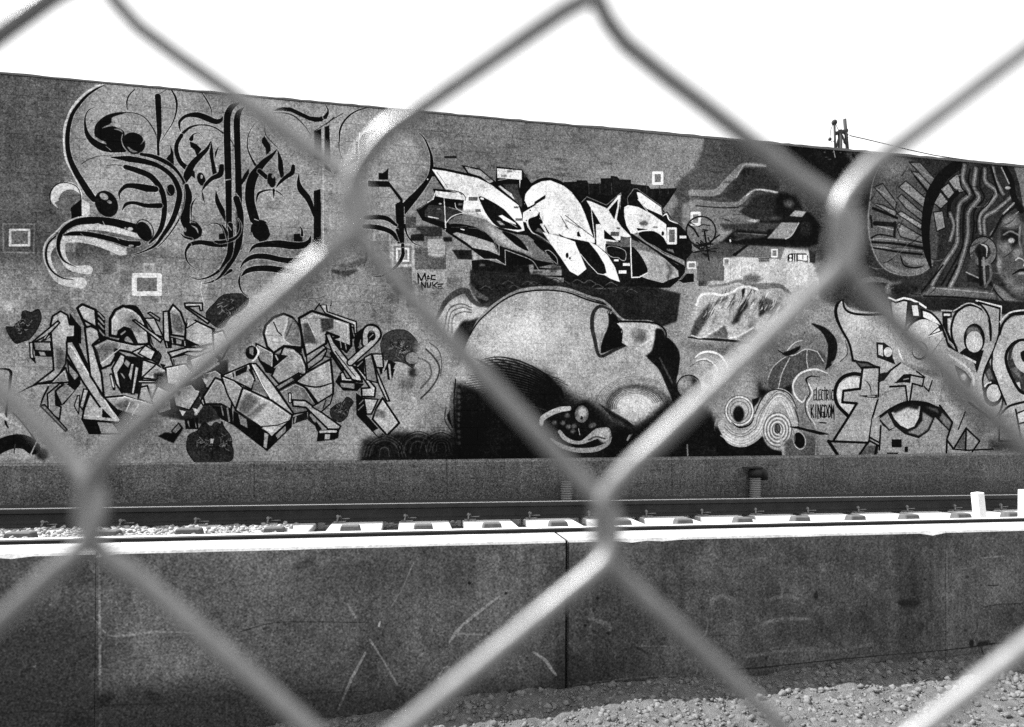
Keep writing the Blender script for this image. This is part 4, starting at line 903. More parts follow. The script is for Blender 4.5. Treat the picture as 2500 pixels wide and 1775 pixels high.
    C("1330 620 1285 500 1285 390 1330 285 1430 228 1540 262 1605 360 1620 520", 17); C("1300 280 1430 212 1560 260", 8, .66, 1)
    P("1350 640 1400 600 1560 620 1500 820 1475 730", .07); P("1380 655 1495 715 1490 735 1385 675", .72)
    E(1478, 520, 92, 132, .06); E(1470, 470, 60, 60, .4, 8); E(1478, 545, 72, 92, .68, 2); E(1500, 560, 30, 40, .76, 14)
    P("1305 742 1400 800 1455 870 1432 955 1350 880", .08); P("1330 770 1400 820 1430 870 1410 920 1360 870", .34, 6); E(1385, 850, 28, 30, .7, 5); C("1260 660 1380 740 1460 830 1480 950", 16, .72, 8); 
    P("1500 192 1715 245 1700 400 1690 480 1640 640 1560 850 1555 1000 1640 1100 1700 1000 1720 1080 1690 1150 1620 1205 1440 1070 1500 830 1600 600 1625 400", .6, 1)
    P("1560 800 1650 640 1600 700 1640 800 1690 900 1600 880", .12, 2); P("1580 800 1610 770 1640 860 1600 880", .36, 5)
    L("1495 190 1710 240 1700 385", 10, .78); L("1515 205 1700 258 1690 480", 13); C("1515 205 1590 300 1620 420 1620 530", 14); C("1690 480 1660 580 1580 760 1552 860 1555 960", 14)
    E(1638, 990, 84, 112, .05); E(1645, 988, 62, 76, .68, 2); E(1660, 1000, 26, 34, .76, 12); C("1570 930 1590 905 1620 895", 10, .8, 1)
    C("1440 1070 1560 1160 1625 1205 1690 1160 1724 1050 1700 930 1640 800 1630 700 1662 560", 13)
    P("1700 480 1745 380 1830 325 1950 310 2000 520 1850 525 1770 590 1745 700 1800 860 1880 985 2000 1000 2000 1060 1880 1060 1750 1100 1640 820 1640 640", .62)
    E(1700, 720, 40, 160, .7, 20, .7)
    C("1695 480 1728 385 1810 312 1950 290", 18); C("1700 372 1790 292 1950 268", 10, .74, 1); L("1640 800 1700 960 1752 1085", 14)
    P("1780 610 1850 545 1950 520 2000 1000 1900 985 1830 880 1755 760", .2); P("1800 640 1850 590 1840 660 1790 700", .42, 2); P("1790 780 1850 760 1900 900", .36, 5); P("1830 900 1870 890 1880 960", .66)
    C("1950 525 1840 545 1765 620 1752 720 1800 850 1880 975 1980 990", 22); C("1950 590 1880 585 1840 640 1870 740 1960 800", [60, 62, 60, 60, 60], .64); C("1950 640 1900 640 1900 690 1950 700", 26, .06)
    C("1700 1180 1780 1100 1960 1050", 15); P("1700 1185 1790 1105 1980 1060 1980 1400 1885 1405 1830 1150", .6, 2); L("1835 1130 1885 1405 1700 1400", 13); L("1696 1190 1692 1400", 12); P("1850 1160 1950 1120 1960 1220 1870 1250", .74); L("1850 1160 1950 1120", 10); L("1870 1250 1950 1230", 12)
    P("1600 1380 1980 1400 1980 1500 1600 1480", .16, 20, .8)

    cv.sw = 1
    # ---- wear: rain streaks, overspray, block courses showing through, grain of the render
    H, W = cv.H, cv.W
    cv.a = np.clip((cv.a - .05) * 1.14 + .035, .02, .95)
    g = cloud(H, W, 140, .05) + cloud(H, W, 45, .035) + cloud(H, W, 14, .025) + cloud(H, W, 5, .055)
    st = blur(np.repeat(rng.normal(0, .025, (1, W)), H, 0), 2) 
    cv.a = cv.a * (1 + g * .8) + (g + st) * .3
    n = rng.normal(0, 1, (H, W)).astype(np.float32)
    n = blur(n, 1, 1) * 3
    amp = .035 + .32 * np.clip(cv.a, 0, 1) * (1 - np.clip(cv.a, 0, 1) * .75)
    cv.a = cv.a + n * amp * .45
    return cv
def paint_retaining():
    cv = Canvas(-3.2, 5.4, -.4, 1.02, 300, YC, .30)
    P, B, L, C, E = cv.P, cv.B, cv.L, cv.C, cv.E
    H, W = cv.H, cv.W
    cv.a += cloud(H, W, 220, .045) + cloud(H, W, 70, .035) + cloud(H, W, 22, .022) + cloud(H, W, 6, .012) + np.linspace(-.045, .035, H)[:, None]
    cv.a += blur(np.repeat(rng.normal(0, .04, (1, W)), H, 0), 3) * np.linspace(.3, 1, H)[:, None]
    T = cv.tile
    T(0, 1300, .6912)
    P("100 310 200 280 330 290 370 360 400 470 300 560 180 600 60 620 0 600 -200 560 -200 420 60 340", .19, 40, .85)
    P("-300 560 500 600 900 480 1300 600 1300 800 -300 800", .22, 40, .6)
    P("600 120 900 60 1300 90 1300 300 900 260 700 300", .34, 60, .5)
    L("350 40 352 300 355 690", [3, 10, 12, 9], .46, 4, .6); L("352 240 353 330", 7, .62, 2, .6); L("353 400 353 500", 7, .56, 2, .5)
    C("330 300 380 360 440 364 540 352 620 352 760 360", [2, 5, 7, 10, 5, 3], .54, 2, .7)
    C("0 640 120 630 230 635 380 612 520 606 680 598 840 588 1000 572 1300 560", [6, 8, 4, 8, 5, 3, 3, 3, 3], .1, 2, .8)
    B("330 590 370 570 400 575 390 610 335 620", .1, 4); B("225 640 300 645 330 680 240 690", .12, 8); B("520 560 560 570 570 600 530 600", .14, 6)
    C("850 350 960 320 1080 316 1302 318", 4, .16, 2, .7)
    C("1080 110 1150 95 1250 88 1300 92", 22, .4, 12, .5); C("1050 120 1100 105", 30, .16, 8, .5)
    L("1230 255 1255 300", 7, .58, 2, .7); L("1290 425 1240 520 1195 625", [8, 10, 7], .56, 2, .8)
    for i in range(60):
        E(rng.uniform(0, 3600), rng.uniform(60, 560), rng.uniform(2, 7), rng.uniform(2, 7), rng.choice([.1, .12, .42]), 2, .7)
    for i in range(14):
        x, y = rng.uniform(0, 3400), rng.uniform(80, 560)
        C([x, y, x + 60, y - 8, x + rng.uniform(100, 260), y + rng.uniform(-16, 6)], [2, 5, 1], rng.choice([.18, .42]), 3, .5)
    T(900, 1350, .6145)
    L("178 40 130 150 85 220", [7, 4, 3], .5, 3, .7); L("45 275 40 290", 8, .6, 1); L("5 345 60 430 115 525", [9, 6, 9], .52, 2, .75)
    L("520 172 430 240 370 290 345 320 320 358", [6, 14, 10, 18, 6], .56, 2, .8); L("345 322 460 322", [8, 4, 12], .5, 2, .7)
    C("655 395 700 425 725 460 745 485", [8, 14, 12, 8], .56, 2, .75); C("275 500 300 455 322 458 300 490 275 500", 6, .5, 2, .7)
    C("880 260 940 280 960 300", 18, .44, 8, .6)
    for x, y in ((545, 160), (910, 180), (1160, 160), (860, 288), (952, 318), (400, 120)): E(x, y, 6, 6, .08, 1)
    C("1010 385 1060 375 1110 400", 10, .14, 4, .8); C("830 520 950 508 1100 492 1300 486", 5, .4, 3, .6)
    P("-1500 520 0 540 500 500 800 520 1302 500 1302 760 -1500 760", .14, 26, .6)
    T(1700, 1350, .6145)
    C("60 190 100 172 150 185", 16, .44, 6, .6); C("280 190 340 172 400 180", 14, .42, 6, .5); C("0 340 30 330 45 290 40 250", 8, .44, 3, .5); C("280 275 350 262 450 262", 14, .46, 6, .6)
    E(500, 55, 16, 16, .46, 6, .6); E(690, 125, 26, 20, .42, 8, .6); E(475, 170, 8, 14, .08, 2); B("800 190 880 190 882 205 820 212", .07, 3); E(908, 105, 6, 5, .1, 1)
    L("995 0 996 150 1005 560", [10, 6, 4], .42, 4, .6); L("1130 20 1220 12", 6, .5, 3, .6); L("1160 130 1200 128", 5, .16)
    C("110 464 250 456 400 440 600 420 800 402 950 390 1090 374 1180 360 1300 356", [5, 6, 4, 4, 3, 3, 5, 8, 4], .09, 1, .9)
    B("1085 350 1100 345 1100 375 1088 376", .05, 2); B("1120 355 1165 348 1150 366 1120 372", .07, 3); L("1130 375 1145 412", 5, .1)
    C("200 410 400 384 560 388 700 360", 14, .42, 8, .5); C("1140 215 1200 205 1300 200", 5, .14, 2, .7); L("1115 260 1116 300", 4, .12)
    n = blur(rng.normal(0, 1, (H, W)), 1, 1) * 3
    cv.a = cv.a + n * (.025 + .08 * cv.a)
    return cv

def paint_plinth():
    cv = Canvas(-4.8, 9.3, .6, 1.42, 270, YL, .345)
    H, W = cv.H, cv.W
    cv.a += cloud(H, W, 260, .02) + cloud(H, W, 60, .02) + cloud(H, W, 16, .012)
    cv.a += blur(np.repeat(rng.normal(0, .05, (1, W)), H, 0), 3) * .8
    cv.tile(0, 0, 1)
    for i in range(26):
        x = rng.uniform(0, 2500); y = 1112 + rng.uniform(0, 20)
        cv.L([x, y, x + rng.uniform(-2, 2), y + rng.uniform(20, 90)], [2, rng.uniform(3, 9), 1], rng.choice([.2, .24, .44]), 3, .5)
    for i in range(30):
        x, y = rng.uniform(0, 2500), rng.uniform(1120, 1200)
        cv.C([x, y, x + 30, y + rng.uniform(-3, 3), x + rng.uniform(60, 160), y + rng.uniform(-5, 5)], [1, 3, 1], rng.choice([.18, .46]), 2, .5)
    for x in (620, 1090, 1640, 2010): cv.L([x, 1110, x + 1, 1215], 2.4, .16, 1, .7)
    cv.P("0 1200 800 1192 1600 1180 2500 1168 2500 1240 0 1240", .24, 14, .6); cv.L("0 1136 800 1130 1700 1120 2500 1108", 4, .5, 2, .6)
    n = blur(rng.normal(0, 1, (H, W)), 1, 1) * 3
    cv.a = cv.a + n * .07
    return cv
t0 = __import__('time').time()
mural_cv = paint_mural()
ret_cv = paint_retaining()
pl_cv = paint_plinth()
print('painted in %.1f s' % (__import__('time').time() - t0))

# ------------------------------------------------------------ materials
def mat(name, rough=.9, metal=0.0):
    m = bpy.data.materials.new(name); m.use_nodes = True
    b = m.node_tree.nodes['Principled BSDF']
    b.inputs['Roughness'].default_value = rough; b.inputs['Metallic'].default_value = metal
    b.inputs['Specular IOR Level'].default_value = .25
    return m, m.node_tree, b
def ramp(nt, fac, a, b, lo=.3, hi=.7):
    r = nt.nodes.new('ShaderNodeValToRGB')
    r.color_ramp.elements[0].position = lo; r.color_ramp.elements[0].color = (a, a, a, 1)
    r.color_ramp.elements[1].position = hi; r.color_ramp.elements[1].color = (b, b, b, 1)
    nt.links.new(fac, r.inputs[0]); return r.outputs[0]
def noise(nt, scale, detail=4, vec=None, rough=.6):
    n = nt.nodes.new('ShaderNodeTexNoise'); n.inputs['Scale'].default_value = scale
    n.inputs['Detail'].default_value = detail; n.inputs['Roughness'].default_value = rough
    if vec is None:
        g = nt.nodes.new('ShaderNodeNewGeometry'); vec = g.outputs['Position']
    nt.links.new(vec, n.inputs['Vector']); return n.outputs['Fac']
def mixc(nt, fac, a, b, mode='MIX'):
    m = nt.nodes.new('ShaderNodeMix'); m.data_type = 'RGBA'; m.blend_type = mode
    if isinstance(fac, (int, float)): m.inputs[0].default_value = fac
    else: nt.links.new(fac, m.inputs[0])
    for k, v in ((6, a), (7, b)):
        if isinstance(v, (int, float)): m.inputs[k].default_value = (v, v, v, 1)
        else: nt.links.new(v, m.inputs[k])
    return m.outputs[2]
def bump(nt, b, h, dist=.004, strength=.6):
    n = nt.nodes.new('ShaderNodeBump'); n.inputs['Distance'].default_value = dist; n.inputs['Strength'].default_value = strength
    nt.links.new(h, n.inputs['Height']); nt.links.new(n.outputs[0], b.inputs['Normal'])
def rough_mat(name, lo, hi, s1=3, s2=60, bd=.004, rough=.9, metal=0.0, bs=.6):
    m, nt, b = mat(name, rough, metal)
    n1 = noise(nt, s1, 6); n2 = noise(nt, s2, 5)
    c = mixc(nt, .5, ramp(nt, n1, lo, hi), ramp(nt, n2, lo, hi))
    nt.links.new(c, b.inputs['Base Color']); bump(nt, b, n2, bd, bs)
    return m
def painted_mat(name, cv, gain_note, base):
    """concrete carrying the canvas, laid on by position in wall metres"""
    im = to_image(cv, name)
    m, nt, b = mat(name, .85)
    g = nt.nodes.new('ShaderNodeNewGeometry')
    sx = nt.nodes.new('ShaderNodeSeparateXYZ'); nt.links.new(g.outputs['Position'], sx.inputs[0])
    def lin(o, a, bb):
        k = nt.nodes.new('ShaderNodeMath'); k.operation = 'MULTIPLY_ADD'
        nt.links.new(o, k.inputs[0]); k.inputs[1].default_value = a; k.inputs[2].default_value = bb
        return k.outputs[0]
    cx = nt.nodes.new('ShaderNodeCombineXYZ')
    nt.links.new(lin(sx.outputs[0], 1 / (cv.x1 - cv.x0), -cv.x0 / (cv.x1 - cv.x0)), cx.inputs[0])
    nt.links.new(lin(sx.outputs[2], 1 / (cv.z1 - cv.z0), -cv.z0 / (cv.z1 - cv.z0)), cx.inputs[1])
    ti = nt.nodes.new('ShaderNodeTexImage'); ti.image = im; ti.extension = 'CLIP'
    nt.links.new(cx.outputs[0], ti.inputs[0])
    n1 = noise(nt, .9, 5); n2 = noise(nt, 90, 4)
    plain = mixc(nt, .5, ramp(nt, n1, base * .6, base * 1.4), ramp(nt, n2, base * .5, base * 1.5))
    c = mixc(nt, ti.outputs['Alpha'], plain, ti.outputs['Color'])
    nt.links.new(c, b.inputs['Base Color']); bump(nt, b, n2, .003, .35)
    return m
M_mural = painted_mat('painted_block', mural_cv, '', .19)
M_mural.node_tree.nodes['Principled BSDF'].inputs['Specular IOR Level'].default_value = .06
M_ret = painted_mat('board_marked_concrete', ret_cv, '', .075)
M_plinth = painted_mat('stained_plinth', pl_cv, '', .09)
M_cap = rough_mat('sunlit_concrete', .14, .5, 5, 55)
M_sleeper = rough_mat('sleeper_concrete', .34, .5, 6, 90)
M_ballast = rough_mat('ballast_stone', .12, .42, 30, 140, .003)
M_bed = rough_mat('ballast_bed', .1, .3, 30, 120, .01)
M_dirt = rough_mat('dry_dirt', .03, .2, 14, 120, .02, bs=1)
M_clod = rough_mat('dry_clods', .03, .24, 24, 160, .006, bs=1)
M_pad = rough_mat('grey_block', .05, .12, 20, 120, .001)
M_slot = rough_mat('oily_grit_and_slot_shade', .015, .05, 40, 160, .004)  # oily ballast strip, also the shade painted into the sleeper gaps
M_rust = rough_mat('rusted_rail_steel', .012, .035, 9, 160, .001, .7, .2)
M_shine = rough_mat('polished_rail_head', .75, .85, 3, 60, .0001, .4, .2)
M_clip = rough_mat('clip_steel', .03, .3, 60, 200, .001, .5, .4)
M_pvc = rough_mat('black_plastic_pipe', .008, .02, 6, 80, .0008, .6)
M_pvc2 = rough_mat('grey_plastic_pipe', .14, .22, 8, 80, .0008, .7)
M_post = rough_mat('white_post', .55, .75, 8, 150, .001)
M_wood = rough_mat('weathered_pole', .02, .06, 6, 60, .004)
M_wire = rough_mat('galvanised_wire', .09, .19, 60, 400, .0003, .4, .15)
M_wire.node_tree.nodes['Principled BSDF'].inputs['Specular IOR Level'].default_value = 1.0
M_mortar = rough_mat('mortar', .09, .15, 10, 200)
M_dark = rough_mat('joint_filler', .008, .016, 10, 100)

# ------------------------------------------------------------ builders
def link(name, me, m=None, parent=None, loc=None):
    o = bpy.data.objects.new(name, me); col.objects.link(o)
    if m and me is not None and not me.materials: me.materials.append(m)
    if parent: o.parent = parent
    if loc is not None: o.location = loc
    return o
def tag(o, label=None, cat=None, group=None, kind=None):
    for k, v in (('label', label), ('category', cat), ('group', group), ('kind', kind)):
        if v: o[k] = v
    return o
def thing(name, label, cat, loc=(0, 0, 0), group=None):
    return tag(link(name, None, None, None, loc), label, cat, group)
def mesh(name, bm):
    me = bpy.data.meshes.new(name); bm.to_mesh(me); bm.free(); return me
def add_box(bm, x0, x1, y0, y1, z0, z1, bev=0, taper=0):
    vs = [bm.verts.new((x, y, z)) for x, y, z in (
        (x0, y0, z0), (x1, y0, z0), (x1, y1, z0), (x0, y1, z0),
        (x0 + taper, y0 + taper, z1), (x1 - taper, y0 + taper, z1), (x1 - taper, y1 - taper, z1), (x0 + taper, y1 - taper, z1))]
    fs = [bm.faces.new([vs[i] for i in f]) for f in ((3, 2, 1, 0), (4, 5, 6, 7), (0, 1, 5, 4), (1, 2, 6, 5), (2, 3, 7, 6), (3, 0, 4, 7))]
    if bev:
        es = list({e for f in fs for e in f.edges})
        bmesh.ops.bevel(bm, geom=es, offset=bev, segments=1, affect='EDGES')
def box_mesh(name, *a, **k):
    bm = bmesh.new(); add_box(bm, *a, **k); return mesh(name, bm)
def add_tube(bm, pts, rad, n=8, caps=True):
    pts = [Vector(p) for p in pts]
    rs = rad if isinstance(rad, (list, tuple)) else [rad] * len(pts)
    rings = []
    up = Vector((0, 0, 1))
    prev = None
    for i, p in enumerate(pts):
        d = (pts[min(i + 1, len(pts) - 1)] - pts[max(i - 1, 0)]).normalized()
        if prev is None:
            u = up if abs(d.dot(up)) < .95 else Vector((1, 0, 0))
            a = d.cross(u).normalized()
        else:
            a = (prev - d * prev.dot(d)).normalized()
        prev = a; b = d.cross(a)
        rings.append([bm.verts.new(p + rs[i] * (math.cos(t) * a + math.sin(t) * b)) for t in [2 * math.pi * k / n for k in range(n)]])
    for r0, r1 in zip(rings, rings[1:]):
        for k in range(n):
            f = bm.faces.new((r0[k], r0[(k + 1) % n], r1[(k + 1) % n], r1[k])); f.smooth = True
    if caps:
        bm.faces.new(rings[0][::-1]); bm.faces.new(rings[-1])
def tube_mesh(name, pts, rad, n=8):
    bm = bmesh.new(); add_tube(bm, pts, rad, n); bmesh.ops.recalc_face_normals(bm, faces=bm.faces); return mesh(name, bm)

# ------------------------------------------------------------ ground
def hnoise(x, y):
    return (math.sin(x * 5.1 + 1.3 * math.sin(y * 4.3)) * .012 + math.sin(x * 13.7 + y * 9.1) * .006 +
            math.sin(x * 29 - y * 23 + 2 * math.sin(x * 7)) * .004)
def ground_h(x, y):
    base = -.075 + .06 * x if x < 1.2 else -.003 + .004 * (x - 1.2)
    base = max(-.3, base)
    berm = .03 * math.exp(-((y - 3.75) / .22) ** 2) * (.55 + .45 * math.sin(x * 2.1 + .6))
    return base + berm * (1 if y < 3.9 else 0) + hnoise(x, y)
def grid_mesh(name, xs, ys, hf):
    vv = [(x, y, hf(x, y)) for y in ys for x in xs]
    n = len(xs)
    ff = [(j * n + i, j * n + i + 1, (j + 1) * n + i + 1, (j + 1) * n + i) for j in range(len(ys) - 1) for i in range(n - 1)]
    me = bpy.data.meshes.new(name); me.from_pydata(vv, [], ff)
    for p in me.polygons: p.use_smooth = True
    return me
g = link('ground', box_mesh('ground', -1500, 1500, -1500, 1500, -1.2, -.45), M_dirt)
tag(g, kind='structure')
xs = [-60, -30, -15, -9, -6] + [(-400 + i * 4) / 100 for i in range(1, 250)] + [6.2, 8, 12, 20, 40, 80]
ys = [-30, -12, -5, -2, 0, 1, 1.8] + [(200 + i * 4) / 100 for i in range(0, 46)] + [3.84]
tag(link('dirt_strip', grid_mesh('dirt_strip', xs, ys, lambda x, y: ground_h(x, y) + (random.uniform(-.012, .014) if 1.9 < y < 3.83 else 0)), M_dirt), kind='structure')
# clods and pebbles on the dirt
def rock_meshes(name, n, r, m):
    out = []
    for k in range(n):
        bm = bmesh.new(); bmesh.ops.create_icosphere(bm, subdivisions=1, radius=r)
        for v in bm.verts: v.co = v.co * random.uniform(.5, 1.35)
        for v in bm.verts: v.co.z *= .8
        out.append(bm)
    return out
def scatter(name, m, pts, kinds=6, label=None):
    """many small stones joined into one mesh"""
    protos = []
    for bm in rock_meshes(name, kinds, 1.0, m):
        bm.verts.ensure_lookup_table()
        protos.append((np.array([v.co[:] for v in bm.verts]), np.array([[v.index for v in f.verts] for f in bm.faces]))); bm.free()
    V, Fc, off = [], [], 0
    for (x, y, z, s) in pts:
        v, f = protos[random.randrange(kinds)]
        e = Matrix.Rotation(random.uniform(0, 6.28), 3, 'Z') @ Matrix.Rotation(random.uniform(-.6, .6), 3, 'X')
        w = (v * np.array([s * random.uniform(.8, 1.3), s, s])) @ np.array(e).T + np.array([x, y, z])
        V.append(w); Fc.append(f + off); off += len(v)
    V = np.vstack(V); Fc = np.vstack(Fc)
    me = bpy.data.meshes.new(name)
    me.vertices.add(len(V)); me.vertices.foreach_set('co', V.ravel())
    me.loops.add(len(Fc) * 3); me.loops.foreach_set('vertex_index', Fc.ravel().astype(np.int32))
    me.polygons.add(len(Fc)); me.polygons.foreach_set('loop_start', np.arange(0, len(Fc) * 3, 3, dtype=np.int32))
    me.update(calc_edges=True)
    o = link(name, me, m); tag(o, label, kind='stuff'); return o
pts = []
for i in range(15000):
    x = random.uniform(-1.2, 6.5); y = 3.8 - abs(random.gauss(0, .75))
    if y < 1.6: continue
    s = min(.026, .0034 * math.exp(abs(random.gauss(0, .9))))
    pts.append((x, y, ground_h(x, y) + s * .1, s))
scatter('dirt_clods', M_clod, pts)

# ------------------------------------------------------------ track bed and retaining wall
CAPZ = EYE - .712
BEDZ = EYE - .99
tag(link('trackbed', box_mesh('trackbed', -40, 60, 4.12, 7.02, -.44, BEDZ), M_bed), kind='structure')
rw = thing('retaining_wall', 'long low dark concrete retaining wall with chalk scratches and bright top edge in front of the track', 'wall', (1, YC, 0))
J = [-1.735 - 2.745 * k for k in range(13, 0, -1)] + [-1.735, 1.01, 3.81] + [3.81 + 2.8 * k for k in range(1, 16)]
def off(o, parent):
    """keep world placement while hanging below a parent"""
    o.parent = parent; o.matrix_parent_inverse = Matrix.Translation(-Vector(parent.location))
for a, b in zip(J, J[1:]):
    gl, gr = (.008 if abs(a - 1.01) < .01 else .0015), (.008 if abs(b - 1.01) < .01 else .0015)
    bm = bmesh.new()
    n = 26
    # front edge slightly chipped and wavy
    pr = []
    for i in range(n + 1):
        x = a + gl + (b - a - gl - gr) * i / n
        c = random.uniform(0, .003) + (random.uniform(.006, .02) if random.random() < .08 else 0)
        pr.append([(x, YC, -.44), (x, YC, CAPZ - .012 - c), (x, YC + .010 + c, CAPZ), (x, 4.13 + random.uniform(-.003, .003), CAPZ), (x, 4.13, -.44)])
    vs = [[bm.verts.new(p) for p in r] for r in pr]
    for r0, r1 in zip(vs, vs[1:]):
        for k in range(4): bm.faces.new((r0[k], r1[k], r1[k + 1], r0[k + 1]))
    bm.faces.new(vs[0]); bm.faces.new(vs[-1][::-1])
    bmesh.ops.recalc_face_normals(bm, faces=bm.faces)
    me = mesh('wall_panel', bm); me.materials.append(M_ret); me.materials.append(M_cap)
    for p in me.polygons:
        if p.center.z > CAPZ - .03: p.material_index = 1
    off(link('wall_panel', me), rw)
off(link('joint_filler', box_mesh('joint_filler', 1.0025, 1.0175, YC + .02, 4.12, -.44, CAPZ - .006), M_dark), rw)
jl = link('joint_angle', box_mesh('joint_angle', 1.019, 1.024, YC - .004, YC + .02, -.1, CAPZ - .01), M_dark); off(jl, rw)

# ------------------------------------------------------------ railway track: rails, sleepers, panels, clips
tr = thing('railway_track', 'straight railway track of dark rails on bright concrete sleepers between the two walls', 'railway track', (0, 5, BEDZ))
RH = EYE - .693                                   # rail head height
def rail_mesh(y, z1, x0=-40, x1=60):
    h = [(-.066, -.155), (.066, -.155), (.066, -.145), (.014, -.125), (.009, -.10), (.009, -.05), (.036, -.038), (.036, -.008), (.026, 0),
         (-.026, 0), (-.036, -.008), (-.036, -.038), (-.009, -.05), (-.009, -.10), (-.014, -.125), (-.066, -.145)]
    n = 120
    V = []
    for i in range(n + 1):
        x = x0 + (x1 - x0) * i / n
        V += [(x, y + a, z1 + b) for a, b in h]
    k = len(h)
    Fs = [(i * k + j, i * k + (j + 1) % k, (i + 1) * k + (j + 1) % k, (i + 1) * k + j) for i in range(n) for j in range(k)]
    me = bpy.data.meshes.new('rail'); me.from_pydata(V, [], Fs)
    me.materials.append(M_rust); me.materials.append(M_shine)
    for p in me.polygons:
        if p.index % k in (8, 7, 9) and p.index % k == 8: p.material_index = 1
    bm = bmesh.new(); bm.from_mesh(me); bmesh.ops.recalc_face_normals(bm, faces=bm.faces); bm.to_mesh(me); bm.free()
    return me
for y in (YR1, YR2):
    r = link('rail', rail_mesh(y, RH)); off(r, tr)
SLZ = RH - .155 - .002
def sleeper_mesh(w, wide):
    bm = bmesh.new()
    add_box(bm, -w / 2, w / 2, 4.14, 6.35, SLZ - .13, SLZ, .006)
    return mesh('sleeper', bm)
M_A = sleeper_mesh(.24, 0); M_B = sleeper_mesh(.452, 1)
M_A.materials.append(M_sleeper); M_B.materials.append(M_sleeper)
blk = box_mesh('shoulder_block', -.085, .085, 5.13, 5.24, SLZ - .004, SLZ + .055, .008, taper=.012); blk.materials.append(M_pad)
blkA = box_mesh('shoulder_block', -.10, .10, 5.13, 5.24, SLZ - .004, SLZ + .055, .008, taper=.012); blkA.materials.append(M_pad)
def clip_mesh():
    bm = bmesh.new()
    y = YR2 - .085
    add_tube(bm, [(-.02, y - .02, SLZ - .002), (-.02, y - .022, SLZ + .03), (-.015, y - .01, SLZ + .055), (0, y + .01, SLZ + .058), (.01, y + .03, SLZ + .035)], .008, 6)
    add_tube(bm, [(.0, y + .02, SLZ + .03), (.04, y + .005, SLZ + .034), (.085, y - .002, SLZ + .036)], .005, 6)
    add_box(bm, -.055, .055, y - .02, y + .05, SLZ - .003, SLZ + .014, .003)
    bmesh.ops.create_icosphere(bm, subdivisions=1, radius=.017, matrix=Matrix.Translation((-.018, y - .012, SLZ + .058)))
    return mesh('rail_clip', bm)
CM = clip_mesh(); CM.materials.append(M_clip)
xs_sl = [k * .592 for k in range(-16, 1)] + [k * .578 for k in range(1, 30)]
for k, x in enumerate(xs_sl):
    wide = x > -1.3
    sh = .155 if wide else .06
    s = link('sleeper', M_B if wide else M_A); s.location = (x + sh, 0, random.uniform(-.003, .003)); off(s, tr)
    b = link('shoulder_block', blk if wide else blkA); b.parent = s; b.location = ((-.02 if wide else .03), 0, 0)
    c = link('rail_clip', CM); c.parent = s; c.location = (-sh, 0, 0); c.rotation_euler = (0, 0, 0)
sf = link('gap_shade_fill', box_mesh('gap_shade_fill', -1.35, 30, 4.2, 5.69, BEDZ - .01, SLZ - .05), M_slot); off(sf, tr)  # added near-black fill, its colour stands in for shade between sleepers
# ballast stones between the sleepers, heaped over the bed at the left
pts = []
for i in range(9000):
    x = random.uniform(-5.5, -.95) if i < 6200 else random.uniform(-5, 12)
    y = random.uniform(4.32, 5.68) if i < 7200 else random.uniform(5.85, 6.45)
    s = random.uniform(.012, .028)
    near = min(abs(x - (q + (.155 if q > -1.3 else .06))) for q in xs_sl)
    if i < 6200:
        top = SLZ - .012
        if near < .13 and y < 5.68: 
            if random.random() < .72: continue
            top = SLZ + .004
    else:
        top = BEDZ + .006
        if y < 5.7: continue
    pts.append((x, y, top + random.uniform(-.012, .012), s))
scatter('ballast', M_ballast, pts)
tag(link('ballast_heap', grid_mesh('ballast_heap', [-40, -20] + [-9 + .08 * i for i in range(100)] + [-1.06], [4.14, 4.3, 4.5, 4.7, 4.9, 5.1, 5.3, 5.5, 5.69], lambda x, y: SLZ - .022 + random.uniform(-.008, .008)), M_bed), kind='structure')

def strip_h(x, y):
    return BEDZ + .004 + .18 * max(0, (y - 6.55) / .44) + (random.uniform(-.006, .008) if y > 6.6 else 0)
tag(link('oily_ballast_strip', grid_mesh('oily_ballast_strip', [-40, -20] + [-6 + .06 * i for i in range(340)] + [20, 60], [6.5, 6.6, 6.7, 6.8, 6.9, 6.998], strip_h), M_slot), kind='structure')
# ------------------------------------------------------------ plinth below the mural
TOPL, TOPR = on_plane(0, 1135, YL), on_plane(2500, 1106, YL)
sl = (TOPR.z - TOPL.z) / (TOPR.x - TOPL.x)
def plz(x): return TOPL.z + sl * (x - TOPL.x)
pl = thing('concrete_plinth', 'plain dark concrete footing ledge running under the mural behind the far rail', 'ledge', (2, YL, 0))
edges = [-14, -9.1, -4.3, .45, 5.2, 9.9, 14.7, 19.5, 24]
for a, b in zip(edges, edges[1:]):
    bm = bmesh.new()
    n = 16; vs = []
    for i in range(n + 1):
        x = a + .001 + (b - a - .002) * i / n; z = plz(x) + random.uniform(-.002, .002)
        vs.append([bm.verts.new(p) for p in ((x, YL, .3), (x, YL, z - .012), (x, YL + .012, z), (x, YL + .098, z), (x, YL + .098, .3))])
    for r0, r1 in zip(vs, vs[1:]):
        for k in range(4): bm.faces.new((r0[k], r1[k], r1[k + 1], r0[k + 1]))
    bm.faces.new(vs[0]); bm.faces.new(vs[-1][::-1]); bmesh.ops.recalc_face_normals(bm, faces=bm.faces)
    off(link('ledge_section', mesh('ledge_section', bm), M_plinth), pl)

